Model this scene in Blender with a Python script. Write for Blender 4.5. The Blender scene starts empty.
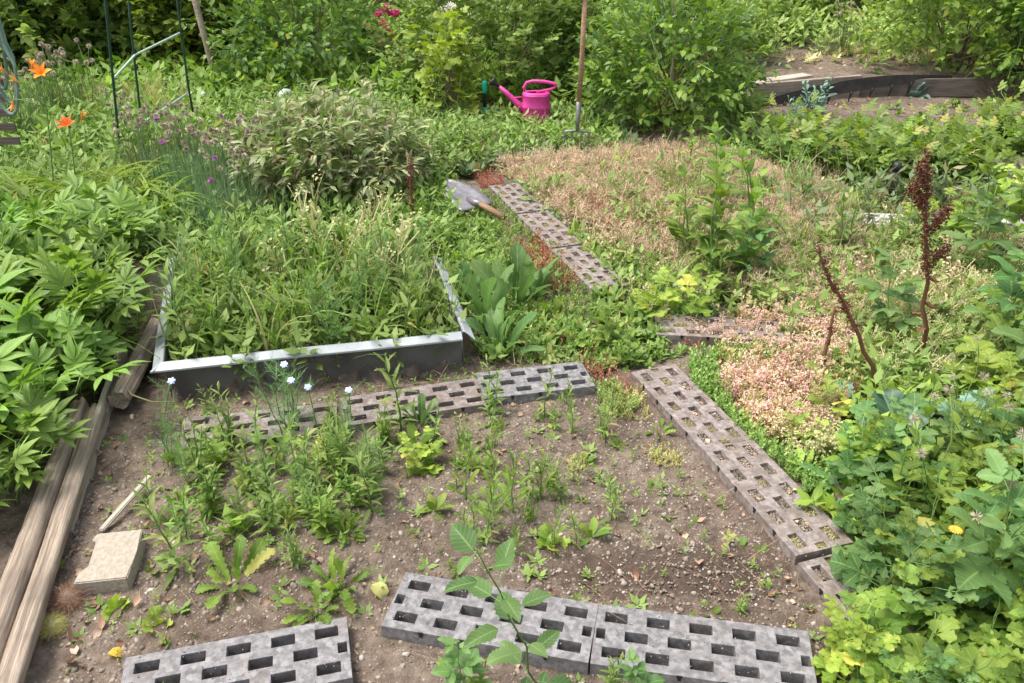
import bpy, math, random
import numpy as np
from mathutils import Vector, Matrix
random.seed(7)
R = math.radians
sc = bpy.context.scene
COL = sc.collection
# ------------------------------------------------------------------ camera
F_PX, PITCH, EYE = 820.0, R(29), 1.65
cam = bpy.data.cameras.new('camera'); camo = bpy.data.objects.new('camera', cam); COL.objects.link(camo)
cam.sensor_width = 36; cam.lens = 36 * F_PX / 1024; cam.clip_end = 500; cam.clip_start = .05
camo.location = (0, 0, EYE); camo.rotation_euler = (R(90) - PITCH, 0, 0); sc.camera = camo

def at(px, py, z=0.0):
    a = (px - 512) / F_PX; b = -(py - 341.5) / F_PX
    d = (a, math.cos(PITCH) + b * math.sin(PITCH), -math.sin(PITCH) + b * math.cos(PITCH))
    t = (z - EYE) / d[2]
    return Vector((d[0] * t, d[1] * t, z))

def inpoly(x, y, P):
    x = np.asarray(x); y = np.asarray(y); r = np.zeros(x.shape, bool); n = len(P)
    for i in range(n):
        x0, y0 = P[i]; x1, y1 = P[(i + 1) % n]
        c = (y0 > y) != (y1 > y)
        if y1 != y0:
            r ^= c & (x < (x1 - x0) * (y - y0) / (y1 - y0) + x0)
    return r

def sm(a, b, x):
    t = np.clip((x - a) / (b - a), 0, 1); return t * t * (3 - 2 * t)

_rs = np.random.RandomState(3)
_waves = [( _rs.uniform(0, 6.28), f * _rs.uniform(.7, 1.3), _rs.uniform(0, 6.28), amp) for f, amp, k in ((1.3, .012, 4), (4, .006, 6), (11, .004, 9), (27, .0022, 12), (60, .0012, 14)) for _ in range(k)]
PLATES = []     # (cx, cy, ang, length) filled below, ground is kept under them
BED = [tuple(at(164, 361, .165)[:2]), tuple(at(461, 331, .165)[:2]), tuple(at(433, 256, .165)[:2]), tuple(at(176, 256, .165)[:2])]

def gz(x, y):
    x = np.asarray(x, float); y = np.asarray(y, float); z = np.zeros(np.broadcast(x, y).shape)
    for a, f, p, m in _waves:
        z = z + m * np.sin(f * (x * math.cos(a) + y * math.sin(a)) + p) * .55
    # bed soil a little higher, left border bed higher, the terrace behind the board
    z = z + .06 * inpoly(x, y, BED)
    z = z + .04 * sm(-1.62, -1.85, x) * sm(.6, 1.2, y) * sm(5.5, 4.2, y)
    z = z + .13 * sm(7.62, 7.75, y) * sm(1.9, 2.1, x) * sm(5.2, 4.9, x)
    z = z + np.exp(-((x - .42) ** 2 / .10 + (y - 1.66 + .12 * x) ** 2 / .012)) * (.012 + .008 * np.sin((y + .15 * x) * 190 + 2 * np.sin(x * 9)))
    for cx, cy, an, ln in PLATES:
        dx, dy = x - cx, y - cy
        u = dx * math.cos(an) + dy * math.sin(an); v = -dx * math.sin(an) + dy * math.cos(an)
        k = sm(ln / 2 + .08, ln / 2, np.abs(u)) * sm(.17, .095, np.abs(v))
        z = z * (1 - k) + .004 * k - .028 * sm(ln / 2 - .004, ln / 2 - .02, np.abs(u)) * sm(.09, .075, np.abs(v))
    return z
def g0(x, y): return float(gz(x, y))
def on_plate(x, y, m=0.0):
    r = np.zeros(np.shape(x), bool)
    for cx, cy, an, ln in PLATES:
        dx, dy = x - cx, y - cy
        u = dx * math.cos(an) + dy * math.sin(an); v = -dx * math.sin(an) + dy * math.cos(an)
        r |= (np.abs(u) < ln / 2 + m) & (np.abs(v) < .095 + m)
    return r

# ------------------------------------------------------------------ node helpers
def newmat(name):
    m = bpy.data.materials.new(name); m.use_nodes = True; nt = m.node_tree
    for n in list(nt.nodes): nt.nodes.remove(n)
    out = nt.nodes.new('ShaderNodeOutputMaterial'); b = nt.nodes.new('ShaderNodeBsdfPrincipled')
    nt.links.new(b.outputs[0], out.inputs[0]); return m, nt, b, out
def N(nt, t, **k):
    n = nt.nodes.new(t)
    for a, v in k.items():
        if a.startswith('i_'): n.inputs[int(a[2:])].default_value = v
        else: setattr(n, a, v)
    return n
def mixc(nt, f, a, b, blend='MIX'):
    n = nt.nodes.new('ShaderNodeMix'); n.data_type = 'RGBA'; n.blend_type = blend
    for s, v in ((0, f), (6, a), (7, b)):
        if isinstance(v, bpy.types.NodeSocket): nt.links.new(v, n.inputs[s])
        elif s == 0: n.inputs[0].default_value = v
        else: n.inputs[s].default_value = (*v, 1)
    return n.outputs[2]
def mth(nt, op, a, b=None, c=None, clamp=False):
    n = nt.nodes.new('ShaderNodeMath'); n.operation = op; n.use_clamp = clamp
    for i, v in enumerate((a, b, c)):
        if v is None: continue
        if isinstance(v, bpy.types.NodeSocket): nt.links.new(v, n.inputs[i])
        else: n.inputs[i].default_value = v
    return n.outputs[0]
def ramp(nt, x, a, b):
    n = nt.nodes.new('ShaderNodeMapRange'); n.interpolation_type = 'SMOOTHSTEP'
    nt.links.new(x, n.inputs[0]); n.inputs[1].default_value = a; n.inputs[2].default_value = b; return n.outputs[0]
def noise(nt, scale, detail=3, vec=None, rough=.55):
    n = nt.nodes.new('ShaderNodeTexNoise'); n.inputs['Scale'].default_value = scale; n.inputs['Detail'].default_value = detail; n.inputs['Roughness'].default_value = rough
    if vec is not None: nt.links.new(vec, n.inputs['Vector'])
    return n.outputs[0]
def bump(nt, h, s, d, b):
    n = nt.nodes.new('ShaderNodeBump'); n.inputs['Strength'].default_value = s; n.inputs['Distance'].default_value = d
    nt.links.new(h, n.inputs['Height']); nt.links.new(n.outputs[0], b.inputs['Normal'])

M = {}
def leafmat(name, ca, cb, rib=.25, tr=.25, rough=.5, dry=None, dryf=.0, vein=0, spec=.4, veink=38):
    m, nt, b, out = newmat(name)
    at_ = N(nt, 'ShaderNodeAttribute', attribute_name='luv'); sep = N(nt, 'ShaderNodeSeparateXYZ'); nt.links.new(at_.outputs['Vector'], sep.inputs[0])
    u, t, r = sep.outputs
    c = mixc(nt, r, ca, cb)
    geo = N(nt, 'ShaderNodeNewGeometry')
    oi = N(nt, 'ShaderNodeObjectInfo')
    n1 = noise(nt, 9, 2, geo.outputs['Position'])
    hsv = N(nt, 'ShaderNodeHueSaturation'); nt.links.new(c, hsv.inputs['Color'])
    v = mth(nt, 'MULTIPLY_ADD', oi.outputs['Random'], .35, .83); v = mth(nt, 'MULTIPLY', v, mth(nt, 'MULTIPLY_ADD', n1, .5, .75)); nt.links.new(v, hsv.inputs['Value'])
    hh = mth(nt, 'MULTIPLY_ADD', oi.outputs['Random'], .024, .488); nt.links.new(hh, hsv.inputs['Hue'])
    c = hsv.outputs[0]
    if dry is not None:
        n2 = noise(nt, 60, 2, geo.outputs['Position'])
        rr = mth(nt, 'FRACT', mth(nt, 'MULTIPLY', r, 17.3))
        k = mth(nt, 'MULTIPLY', ramp(nt, rr, 1 - dryf, 1 - dryf * .6), .8)
        c = mixc(nt, k, c, dry)
        k2 = ramp(nt, mth(nt, 'ADD', n2, mth(nt, 'MULTIPLY', t, .12)), .72, .8)
        c = mixc(nt, mth(nt, 'MULTIPLY', k2, .6), c, dry)
    if rib > 0:
        au = mth(nt, 'ABSOLUTE', u)
        k = mth(nt, 'MULTIPLY', ramp(nt, au, .1, .02), rib * 1.6)
        light = tuple(min(1, x * 1.5 + .02) for x in cb)
        c = mixc(nt, k, c, light)
        if vein:
            s = mth(nt, 'SINE', mth(nt, 'SUBTRACT', mth(nt, 'MULTIPLY', t, veink), mth(nt, 'MULTIPLY', au, 7)))
            k = mth(nt, 'MULTIPLY', ramp(nt, s, .75, 1), vein)
            c = mixc(nt, k, c, light)
    c = mixc(nt, mth(nt, 'MULTIPLY', geo.outputs['Backfacing'], .3), c, tuple(min(1, x * 1.15 + .012) for x in cb))
    nt.links.new(c, b.inputs['Base Color']); b.inputs['Roughness'].default_value = rough
    b.inputs['Specular IOR Level'].default_value = spec
    if tr > 0:
        tl = N(nt, 'ShaderNodeBsdfTranslucent'); h2 = N(nt, 'ShaderNodeHueSaturation'); h2.inputs['Saturation'].default_value = 1.15; h2.inputs['Value'].default_value = 1.5
        nt.links.new(c, h2.inputs['Color']); nt.links.new(h2.outputs[0], tl.inputs[0])
        mx = N(nt, 'ShaderNodeMixShader', i_0=tr); nt.links.new(b.outputs[0], mx.inputs[1]); nt.links.new(tl.outputs[0], mx.inputs[2]); nt.links.new(mx.outputs[0], out.inputs[0])
    M[name] = m; return m
def plain(name, col, rough=.6, var=.25, scale=20, metal=0, bmp=.0, spec=.5, col2=None):
    m, nt, b, out = newmat(name)
    tc = N(nt, 'ShaderNodeTexCoord'); n1 = noise(nt, scale, 4, tc.outputs['Object'])
    c2 = col2 or tuple(x * (1 - var * 1.6) for x in col)
    c = mixc(nt, ramp(nt, n1, .3, .7), c2, tuple(x * (1 + var * .6) for x in col) if not col2 else col)
    nt.links.new(c, b.inputs['Base Color']); b.inputs['Roughness'].default_value = rough; b.inputs['Metallic'].default_value = metal; b.inputs['Specular IOR Level'].default_value = spec
    if bmp: bump(nt, n1, bmp, .01, b)
    M[name] = m; return m

leafmat('peony_leaf', (.09, .175, .028), (.24, .37, .075), rib=.35, tr=.28, rough=.5, spec=.3, vein=.15, veink=30)
leafmat('lime_leaf', (.16, .25, .035), (.34, .44, .07), rib=.2, tr=.3, rough=.5, dry=(.55, .5, .1), dryf=.03, spec=.3, vein=.12, veink=26)
leafmat('fresh_leaf', (.085, .155, .022), (.23, .325, .055), rib=.22, tr=.35, rough=.55, spec=.3, dry=(.4, .36, .1), dryf=.02, vein=.1)
leafmat('herb_leaf', (.085, .155, .028), (.25, .335, .085), rib=.15, tr=.3, rough=.55, dry=(.4, .33, .13), spec=.3, dryf=.04)
leafmat('dull_leaf', (.075, .12, .045), (.17, .22, .09), rib=.15, tr=.25, rough=.6, dry=(.42, .3, .16), dryf=.16)
leafmat('sage_leaf', (.16, .20, .08), (.40, .43, .22), rib=.15, tr=.22, rough=.6, dry=(.45, .32, .2), dryf=.14)
leafmat('dark_leaf', (.06, .125, .03), (.18, .27, .07), rib=.15, tr=.3, rough=.45, dry=(.3, .3, .06), dryf=.02)
leafmat('hedge_leaf', (.085, .155, .026), (.25, .345, .07), rib=.15, tr=.4, rough=.55, spec=.3, dry=(.42, .42, .08), dryf=.04)
leafmat('pale_leaf', (.15, .23, .05), (.40, .49, .16), rib=.15, spec=.3, tr=.38, rough=.55, dry=(.5, .45, .15), dryf=.06)
leafmat('rasp_leaf', (.07, .15, .04), (.18, .29, .09), rib=.3, spec=.3, tr=.33, rough=.55, vein=.22, veink=44)
leafmat('blue_leaf', (.10, .19, .14), (.2, .33, .25), rib=.4, tr=.15, rough=.6, vein=.2)
leafmat('cabbage_leaf', (.04, .10, .05), (.09, .17, .09), rib=.6, tr=.1, rough=.42, vein=.3, veink=30)
leafmat('thread_leaf', (.08, .17, .045), (.2, .33, .12), rib=0, tr=.3, rough=.6)
leafmat('grass_leaf', (.08, .16, .03), (.24, .36, .08), rib=0, tr=.3, rough=.5, dry=(.5, .42, .2), dryf=.14)
leafmat('chive_leaf', (.08, .16, .08), (.2, .3, .16), rib=0, tr=.2, rough=.5, dry=(.45, .4, .25), dryf=.12)
leafmat('straw', (.33, .225, .145), (.64, .48, .33), rib=0, tr=.15, rough=.8)
leafmat('straw_green', (.3, .3, .12), (.55, .5, .26), rib=0, tr=.2, rough=.8)
leafmat('sedum_green', (.13, .24, .045), (.30, .40, .11), rib=0, tr=.3, rough=.4)
leafmat('sedum_blue', (.07, .19, .10), (.15, .30, .17), rib=0, tr=.25, rough=.4)
leafmat('sedum_red', (.36, .12, .07), (.50, .27, .16), rib=0, tr=.25, rough=.5)
leafmat('sedum_yellow', (.34, .32, .10), (.5, .45, .2), rib=0, tr=.25, rough=.5)
leafmat('sedum_flower', (.45, .22, .15), (.74, .58, .47), rib=0, tr=.25, rough=.6)
leafmat('dock_leaf', (.13, .05, .03), (.32, .16, .08), rib=.2, tr=.1, rough=.8)
leafmat('dead_leaf', (.20, .10, .06), (.45, .30, .19), rib=.2, tr=.1, rough=.8)
leafmat('dock_seed', (.075, .022, .012), (.20, .07, .04), rib=0, tr=.05, rough=.8)
leafmat('litter_leaf', (.24, .14, .09), (.56, .42, .30), rib=.2, tr=.1, rough=.8)
leafmat('orange_petal', (.75, .13, .015), (.95, .30, .03), rib=.4, tr=.3, rough=.5)
leafmat('bud_petal', (.7, .25, .05), (.8, .4, .1), rib=0, tr=.2, rough=.5)
leafmat('blue_petal', (.45, .55, .85), (.7, .78, .95), rib=0, tr=.3, rough=.6)
leafmat('purple_petal', (.35, .12, .32), (.5, .25, .45), rib=0, tr=.3, rough=.6)
leafmat('red_petal', (.5, .03, .16), (.7, .10, .30), rib=0, tr=.3, rough=.6)
leafmat('white_petal', (.75, .72, .65), (.85, .83, .78), rib=0, tr=.3, rough=.6)
leafmat('yellow_petal', (.8, .5, .04), (.9, .65, .1), rib=0, tr=.3, rough=.6)
leafmat('seed_head', (.30, .25, .17), (.58, .50, .38), rib=0, tr=.1, rough=.8)
leafmat('green_stem', (.09, .17, .04), (.2, .29, .08), rib=0, tr=0, rough=.5)
leafmat('brown_stem', (.10, .07, .045), (.22, .16, .10), rib=0, tr=0, rough=.8)
leafmat('red_stem', (.13, .06, .03), (.24, .12, .05), rib=0, tr=0, rough=.6)
leafmat('pebble', (.28, .24, .20), (.58, .52, .44), rib=0, tr=0, rough=.85)
leafmat('crumb', (.12, .095, .076), (.28, .23, .185), rib=0, tr=0, rough=.95, spec=.1)

# ------------------------------------------------------------------ leaf templates: verts, uv(u,t), faces
def P(name):
    return {
        'lance': lambda t: np.sin(np.pi * t ** .8) ** .9,
        'ovate': lambda t: np.sin(np.pi * np.clip(t, 0, 1) ** .62) ** .8,
        'oblong': lambda t: (np.clip(t * 1.3 + .06, 0, 1) ** .7) * (1 - np.clip((t - .72) / .28, 0, 1) ** 2.2) ** .5,
        'obov': lambda t: np.sin(np.pi * np.clip(t, 0, 1) ** 1.5) ** .8,
        'blade': lambda t: (1 - t) ** .6,
        'round': lambda t: np.sqrt(np.clip(1 - (2 * t - 1) ** 2, 0, 1)),
    }[name]
def leaf(prof='lance', w=.25, n=5, cols=1, fold=.2, droop=.4, teeth=0, depth=.2, wavy=0, pet=0, twist=0):
    f = P(prof); ts = np.linspace(0, 1, n + 1); V = []; UV = []; Fc = []
    ang = np.linspace(0, -droop, n + 1); step = 1.0 / n
    y = pet; z = 0; path = []
    for i, t in enumerate(ts):
        path.append((y, z, ang[i])); y += step * math.cos(ang[i]); z += step * math.sin(ang[i])
    us = np.linspace(-1, 1, 2 * cols + 1)
    for i, t in enumerate(ts):
        wi = float(f(t)) * w / 2
        if i in (0, n): wi = max(wi * .5, .004)
        s = 0
        if teeth and 0 < i < n:
            s = math.cos(2 * math.pi * teeth * t)
            wi *= (1 - depth) + depth * s
        for u in us:
            yy, zz, a = path[i]
            zz2 = abs(u) * wi * math.tan(fold) + wavy * w * u * math.sin(9 * t + (1.3 if u > 0 else 0))
            yo = (abs(u) * wi * .25 * (1 if teeth else 0))
            V.append((u * wi, yy + math.sin(-a) * zz2 + yo, zz + math.cos(a) * zz2)); UV.append((u, t))
    k = len(us)
    for i in range(n):
        for j in range(k - 1):
            Fc.append((i * k + j, i * k + j + 1, (i + 1) * k + j + 1, (i + 1) * k + j))
    if pet:
        b = len(V); r = .012
        V += [(-r, 0, 0), (r, 0, 0), (r * .8, pet + .02, 0), (-r * .8, pet + .02, 0)]; UV += [(0, 0)] * 4; Fc.append((b, b + 1, b + 2, b + 3))
    return np.array(V), np.array(UV), Fc
def xf(T, s=1, rz=0, rx=0, ry=0, o=(0, 0, 0)):
    m = Matrix.Translation(o) @ Matrix.Rotation(rz, 4, 'Z') @ Matrix.Rotation(rx, 4, 'X') @ Matrix.Rotation(ry, 4, 'Y') @ Matrix.Scale(s, 4)
    A = np.array(m); return T[0] @ A[:3, :3].T + A[:3, 3], T[1], T[2]
def merge(L):
    V = []; U = []; Fc = []; b = 0
    for v, u, f in L:
        V.append(v); U.append(u); Fc += [tuple(i + b for i in q) for q in f]; b += len(v)
    return np.concatenate(V), np.concatenate(U), Fc
def strip(y0, y1, r=.012):
    return np.array([(-r, y0, 0), (r, y0, 0), (r, y1, 0), (-r, y1, 0)]), np.array([(0, 0)] * 4, float), [(0, 1, 2, 3)]

T = {}
T['lance'] = leaf('lance', .22, 4, 1, .25, .5)
T['lance2'] = leaf('lance', .17, 4, 1, .2, -.4)
T['lanceb'] = leaf('lance', .3, 5, 1, .25, .7)
T['ovate'] = leaf('ovate', .55, 4, 1, .2, .5, pet=.15)
T['ovatef'] = leaf('ovate', .6, 3, 1, .22, .5, pet=.12)
T['blade'] = leaf('blade', .035, 6, 1, .5, 1.5)
T['bladew'] = leaf('blade', .07, 8, 1, .5, 1.9)
T['blades'] = leaf('blade', .03, 3, 1, .3, .5)
T['stalk'] = leaf('blade', .012, 3, 1, 0, .25)
T['dock'] = leaf('oblong', .30, 10, 2, .2, .5, wavy=.12, pet=.1)
T['dockup'] = leaf('oblong', .25, 12, 2, .28, .35, teeth=5, depth=.10, wavy=.14, pet=.1)
T['spoon'] = leaf('obov', .38, 6, 2, .15, .7, wavy=.05)
T['thistle'] = leaf('oblong', .30, 22, 2, .2, .6, teeth=8, depth=.24, wavy=.14, pet=.08)
T['rasplf'] = leaf('ovate', .68, 22, 2, .22, .45, teeth=7, depth=.09, wavy=.05)
T['rasplf_far'] = leaf('ovate', .62, 5, 1, .2, .45)
T['raspberry'] = merge([xf(T['rasplf'], 1, 0, 0, 0, (0, .5, 0)), xf(T['rasplf'], .78, 1.15, -.1, .1, (0, .42, 0)), xf(T['rasplf'], .8, -1.15, -.1, -.1, (0, .42, 0)), strip(0, .52)])
T['raspfar'] = merge([xf(T['rasplf_far'], 1, 0, 0, 0, (0, .4, 0)), xf(T['rasplf_far'], .78, 1.15, -.1, .1, (0, .32, 0)), xf(T['rasplf_far'], .8, -1.15, -.1, -.1, (0, .32, 0))])
lob = leaf('obov', .95, 16, 2, .12, .45, teeth=3.3, depth=.24, wavy=.06)
lobs = leaf('obov', .85, 12, 2, .12, .4, teeth=3, depth=.22)
T['avens'] = merge([xf(lob, .55, 0, 0, 0, (0, .52, 0)), xf(lobs, .42, 1.0, 0, .1, (0, .5, 0)), xf(lobs, .42, -1.0, 0, -.1, (0, .5, 0)), xf(lobs, .28, 1.25, 0, 0, (0, .3, 0)), xf(lobs, .28, -1.25, 0, 0, (0, .32, 0)), strip(0, .55)])
T['lobed3'] = merge([xf(lob, .8, 0, 0, 0, (0, .2, 0)), xf(lobs, .6, .95, 0, .1, (0, .2, 0)), xf(lobs, .6, -.95, 0, -.1, (0, .2, 0)), strip(0, .22)])
T['lobfar'] = merge([xf(leaf('obov', .8, 4, 1, .1, .4), .7, a, 0, 0, (0, .3, 0)) for a in (0, .95, -.95)])
pl = leaf('lance', .31, 7, 2, .22, .6, wavy=.03)
plb = leaf('lance', .34, 7, 2, .22, .45, wavy=.03)
def trip(s, o, rz): return [xf(xf(plb, s, 0, 0, 0, (0, .05, 0)), 1, rz, 0, 0, o), xf(xf(pl, s * .85, .62, -.05, .12, (0, .02, 0)), 1, rz, 0, 0, o), xf(xf(pl, s * .85, -.62, -.05, -.12, (0, .02, 0)), 1, rz, 0, 0, o)]
T['peony'] = merge(trip(.55, (0, .5, 0), 0) + trip(.48, (.02, .42, 0), 1.05) + trip(.48, (-.02, .42, 0), -1.05) + [strip(0, .52, .011), xf(strip(0, .1, .008), 1, 1.05, 0, 0, (0, .38, 0)), xf(strip(0, .1, .008), 1, -1.05, 0, 0, (0, .38, 0))])
T['potato'] = merge([xf(leaf('ovate', .6, 4, 1, .2, .5), .42, 0, 0, 0, (0, .6, 0))] + [xf(leaf('ovate', .6, 4, 1, .2, .5), .36, s * 1.1, 0, 0, (0, y, 0)) for s in (1, -1) for y in (.3, .52)] + [strip(0, .62)])
def feather():
    L = []; rr = random.Random(3)
    for y in (.15, .3, .45, .6, .75):
        for s in (1, -1):
            L.append(xf(strip(0, .38 * (1.1 - y), .007), 1, s * (.75 + rr.random() * .2), rr.uniform(-.3, .5), 0, (0, y, 0)))
            L.append(xf(strip(0, .2 * (1.1 - y), .006), 1, s * .3, rr.uniform(0, .7), 0, (s * .1 * (1 - y), y + .08, 0)))
    L.append(strip(0, 1, .009)); return merge(L)
T['feather'] = feather()
def ball(k=6, m=4, sx=1, sy=1, sz=1):
    V = []; Fc = []
    for j in range(m + 1):
        a = math.pi * j / m
        for i in range(k):
            b = 2 * math.pi * i / k; V.append((sx * math.sin(a) * math.cos(b), sy * math.sin(a) * math.sin(b), sz * math.cos(a)))
    for j in range(m):
        for i in range(k):
            Fc.append((j * k + i, (j + 1) * k + i, (j + 1) * k + (i + 1) % k, j * k + (i + 1) % k))
    return np.array(V) * .5, np.array([(0, .5)] * len(V), float), Fc
T['ball'] = ball(); T['grain'] = ball(4, 3, .45, 1, .45)
def pebble(seed):
    v, u, f = ball(6, 4, 1, .8, .55); r = np.random.RandomState(seed)
    d = v + 0; 
    for _ in range(4):
        n = r.normal(size=3); n /= np.linalg.norm(n); h = r.uniform(.2, .34)
        q = d @ n; d = d - np.outer(np.clip(q - h, 0, 1), n) * .9
    return d, u, f
for i in range(3): T['peb%d' % i] = pebble(i + 2)
T['star'] = merge([xf((np.array([(0, 0, 0), (.2, .45, .12), (0, 1, .05), (-.2, .45, .12)]), np.array([(0, 0), (.5, .5), (0, 1), (-.5, .5)], float), [(0, 1, 2, 3)]), 1, a * 2 * math.pi / 5) for a in range(5)])
T['petal'] = leaf('lance', .36, 6, 1, .2, .9, wavy=.05)
T['curl'] = leaf('ovate', .6, 5, 1, .5, 1.9, wavy=.12)
T['curl2'] = leaf('lance', .4, 5, 1, .7, -1.6, wavy=.1)
T['cabbage'] = leaf('round', .85, 16, 4, .18, .6, teeth=5.3, depth=.07, wavy=.06, pet=.1)
T['wrinkle'] = leaf('round', .9, 18, 4, .1, .5, teeth=7.3, depth=.13, wavy=.11, pet=.05)

# ------------------------------------------------------------------ mesh collector
def unit(a):
    return a / np.maximum(np.linalg.norm(a, axis=-1, keepdims=True), 1e-9)
class PB:
    def __init__(s, seed=0):
        s.V = []; s.A = []; s.L = []; s.C = []; s.MI = []; s.n = 0; s.mats = []; s.r = np.random.RandomState(seed)
    def mi(s, m):
        if m not in s.mats: s.mats.append(m)
        return s.mats.index(m)
    def inst(s, T_, O, D, U, S, mat, rnd=None, sx=1.0):
        O = np.atleast_2d(np.array(O, float)); k = len(O)
        if k == 0: return
        D = unit(np.broadcast_to(np.atleast_2d(np.array(D, float)), (k, 3))); U = np.broadcast_to(np.atleast_2d(np.array(U, float)), (k, 3))
        S = np.broadcast_to(np.array(S, float), (k,))
        X = unit(np.cross(D, U) + 1e-6); Z = np.cross(X, D)
        v, uv, f = T_
        sxa = np.broadcast_to(np.array(sx, float), (k,))
        w = (v[None, :, 0:1] * sxa[:, None, None]) * X[:, None] + v[None, :, 1:2] * D[:, None] + v[None, :, 2:3] * Z[:, None]
        w = w * S[:, None, None] + O[:, None]
        if rnd is None: rnd = s.r.rand(k)
        rnd = np.broadcast_to(np.array(rnd, float), (k,))
        a = np.empty((k, len(v), 3)); a[:, :, :2] = uv[None]; a[:, :, 2] = rnd[:, None]
        fl = np.array([i for q in f for i in q]); ct = np.array([len(q) for q in f])
        L = (fl[None] + (np.arange(k) * len(v))[:, None]).ravel() + s.n
        s.V.append(w.reshape(-1, 3)); s.A.append(a.reshape(-1, 3)); s.L.append(L); s.C.append(np.tile(ct, k)); s.MI.append(np.full(k * len(ct), s.mi(mat)))
        s.n += k * len(v)
    def tube(s, pts, r0, r1, mat, sides=5, rnd=None, cap=True):
        pts = np.array(pts, float); k = len(pts); tg = unit(np.gradient(pts, axis=0))
        ref = np.array([0, 0, 1.]) if abs(tg[:, 2].mean()) < .8 else np.array([1., 0, 0])
        X = unit(np.cross(tg, ref)); Y = np.cross(tg, X); rr = np.linspace(r0, r1, k)
        an = np.arange(sides) * 2 * math.pi / sides
        V = pts[:, None] + rr[:, None, None] * (np.cos(an)[None, :, None] * X[:, None] + np.sin(an)[None, :, None] * Y[:, None])
        a = np.zeros((k * sides, 3)); a[:, 0] = .5; a[:, 1] = np.repeat(np.linspace(0, 1, k), sides); a[:, 2] = s.r.rand() if rnd is None else rnd
        q = []
        for i in range(k - 1):
            for j in range(sides):
                q.append((i * sides + j, i * sides + (j + 1) % sides, (i + 1) * sides + (j + 1) % sides, (i + 1) * sides + j))
        L = [np.array(q).ravel()]; C = [np.full(len(q), 4)]
        if cap:
            L += [np.arange(sides)[::-1], np.arange(sides) + (k - 1) * sides]; C += [np.array([sides, sides])]
        L = np.concatenate(L) + s.n; C = np.concatenate(C)
        s.V.append(V.reshape(-1, 3)); s.A.append(a); s.L.append(L); s.C.append(C); s.MI.append(np.full(len(C), s.mi(mat))); s.n += k * sides
    def mesh(s, name, smooth=True):
        me = bpy.data.meshes.new(name)
        V = np.concatenate(s.V); L = np.concatenate(s.L); C = np.concatenate(s.C); A = np.concatenate(s.A); MI = np.concatenate(s.MI)
        me.vertices.add(len(V)); me.vertices.foreach_set('co', V.astype(np.float32).ravel())
        me.loops.add(len(L)); me.loops.foreach_set('vertex_index', L.astype(np.int32))
        me.polygons.add(len(C)); me.polygons.foreach_set('loop_start', np.concatenate([[0], np.cumsum(C)[:-1]]).astype(np.int32))
        me.polygons.foreach_set('material_index', MI.astype(np.int32))
        me.update(calc_edges=True)
        if smooth: me.polygons.foreach_set('use_smooth', np.ones(len(C), bool))
        at_ = me.attributes.new('luv', 'FLOAT_VECTOR', 'POINT'); at_.data.foreach_set('vector', A.astype(np.float32).ravel())
        for m in s.mats: me.materials.append(M[m])
        return me

# ------------------------------------------------------------------ objects
def props(o, label=None, cat=None, group=None, kind=None):
    if label: o['label'] = label
    if cat: o['category'] = cat
    if group: o['group'] = group
    if kind: o['kind'] = kind
    return o
def link(name, me, parent=None, loc=None, rot=None):
    o = bpy.data.objects.new(name, me); COL.objects.link(o)
    if parent: o.parent = parent
    if loc is not None: o.location = loc
    if rot is not None: o.rotation_euler = rot
    return o
def empty(name, loc, label, cat, group=None, rz=0, scale=1, tilt=(0, 0)):
    o = bpy.data.objects.new(name, None); COL.objects.link(o); o.empty_display_size = .1
    o.location = loc; o.rotation_euler = (tilt[0], tilt[1], rz); o.scale = (scale,) * 3
    return props(o, label, cat, group)
def spawn(name, parts, x, y, label, cat, group=None, rz=None, s=1, tilt=(0, 0), z=None):
    """parts: [(part_name, mesh), ...] ; one mesh -> the thing itself"""
    z = g0(x, y) - .004 if z is None else z
    rz = random.uniform(0, 6.28) if rz is None else rz
    if len(parts) == 1:
        o = link(name, parts[0][1], None, (x, y, z), (tilt[0], tilt[1], rz)); o.scale = (s,) * 3
        return props(o, label, cat, group)
    r = empty(name, (x, y, z), label, cat, group, rz, s, tilt)
    for n, me in parts: link(n, me, r)
    return r

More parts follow.
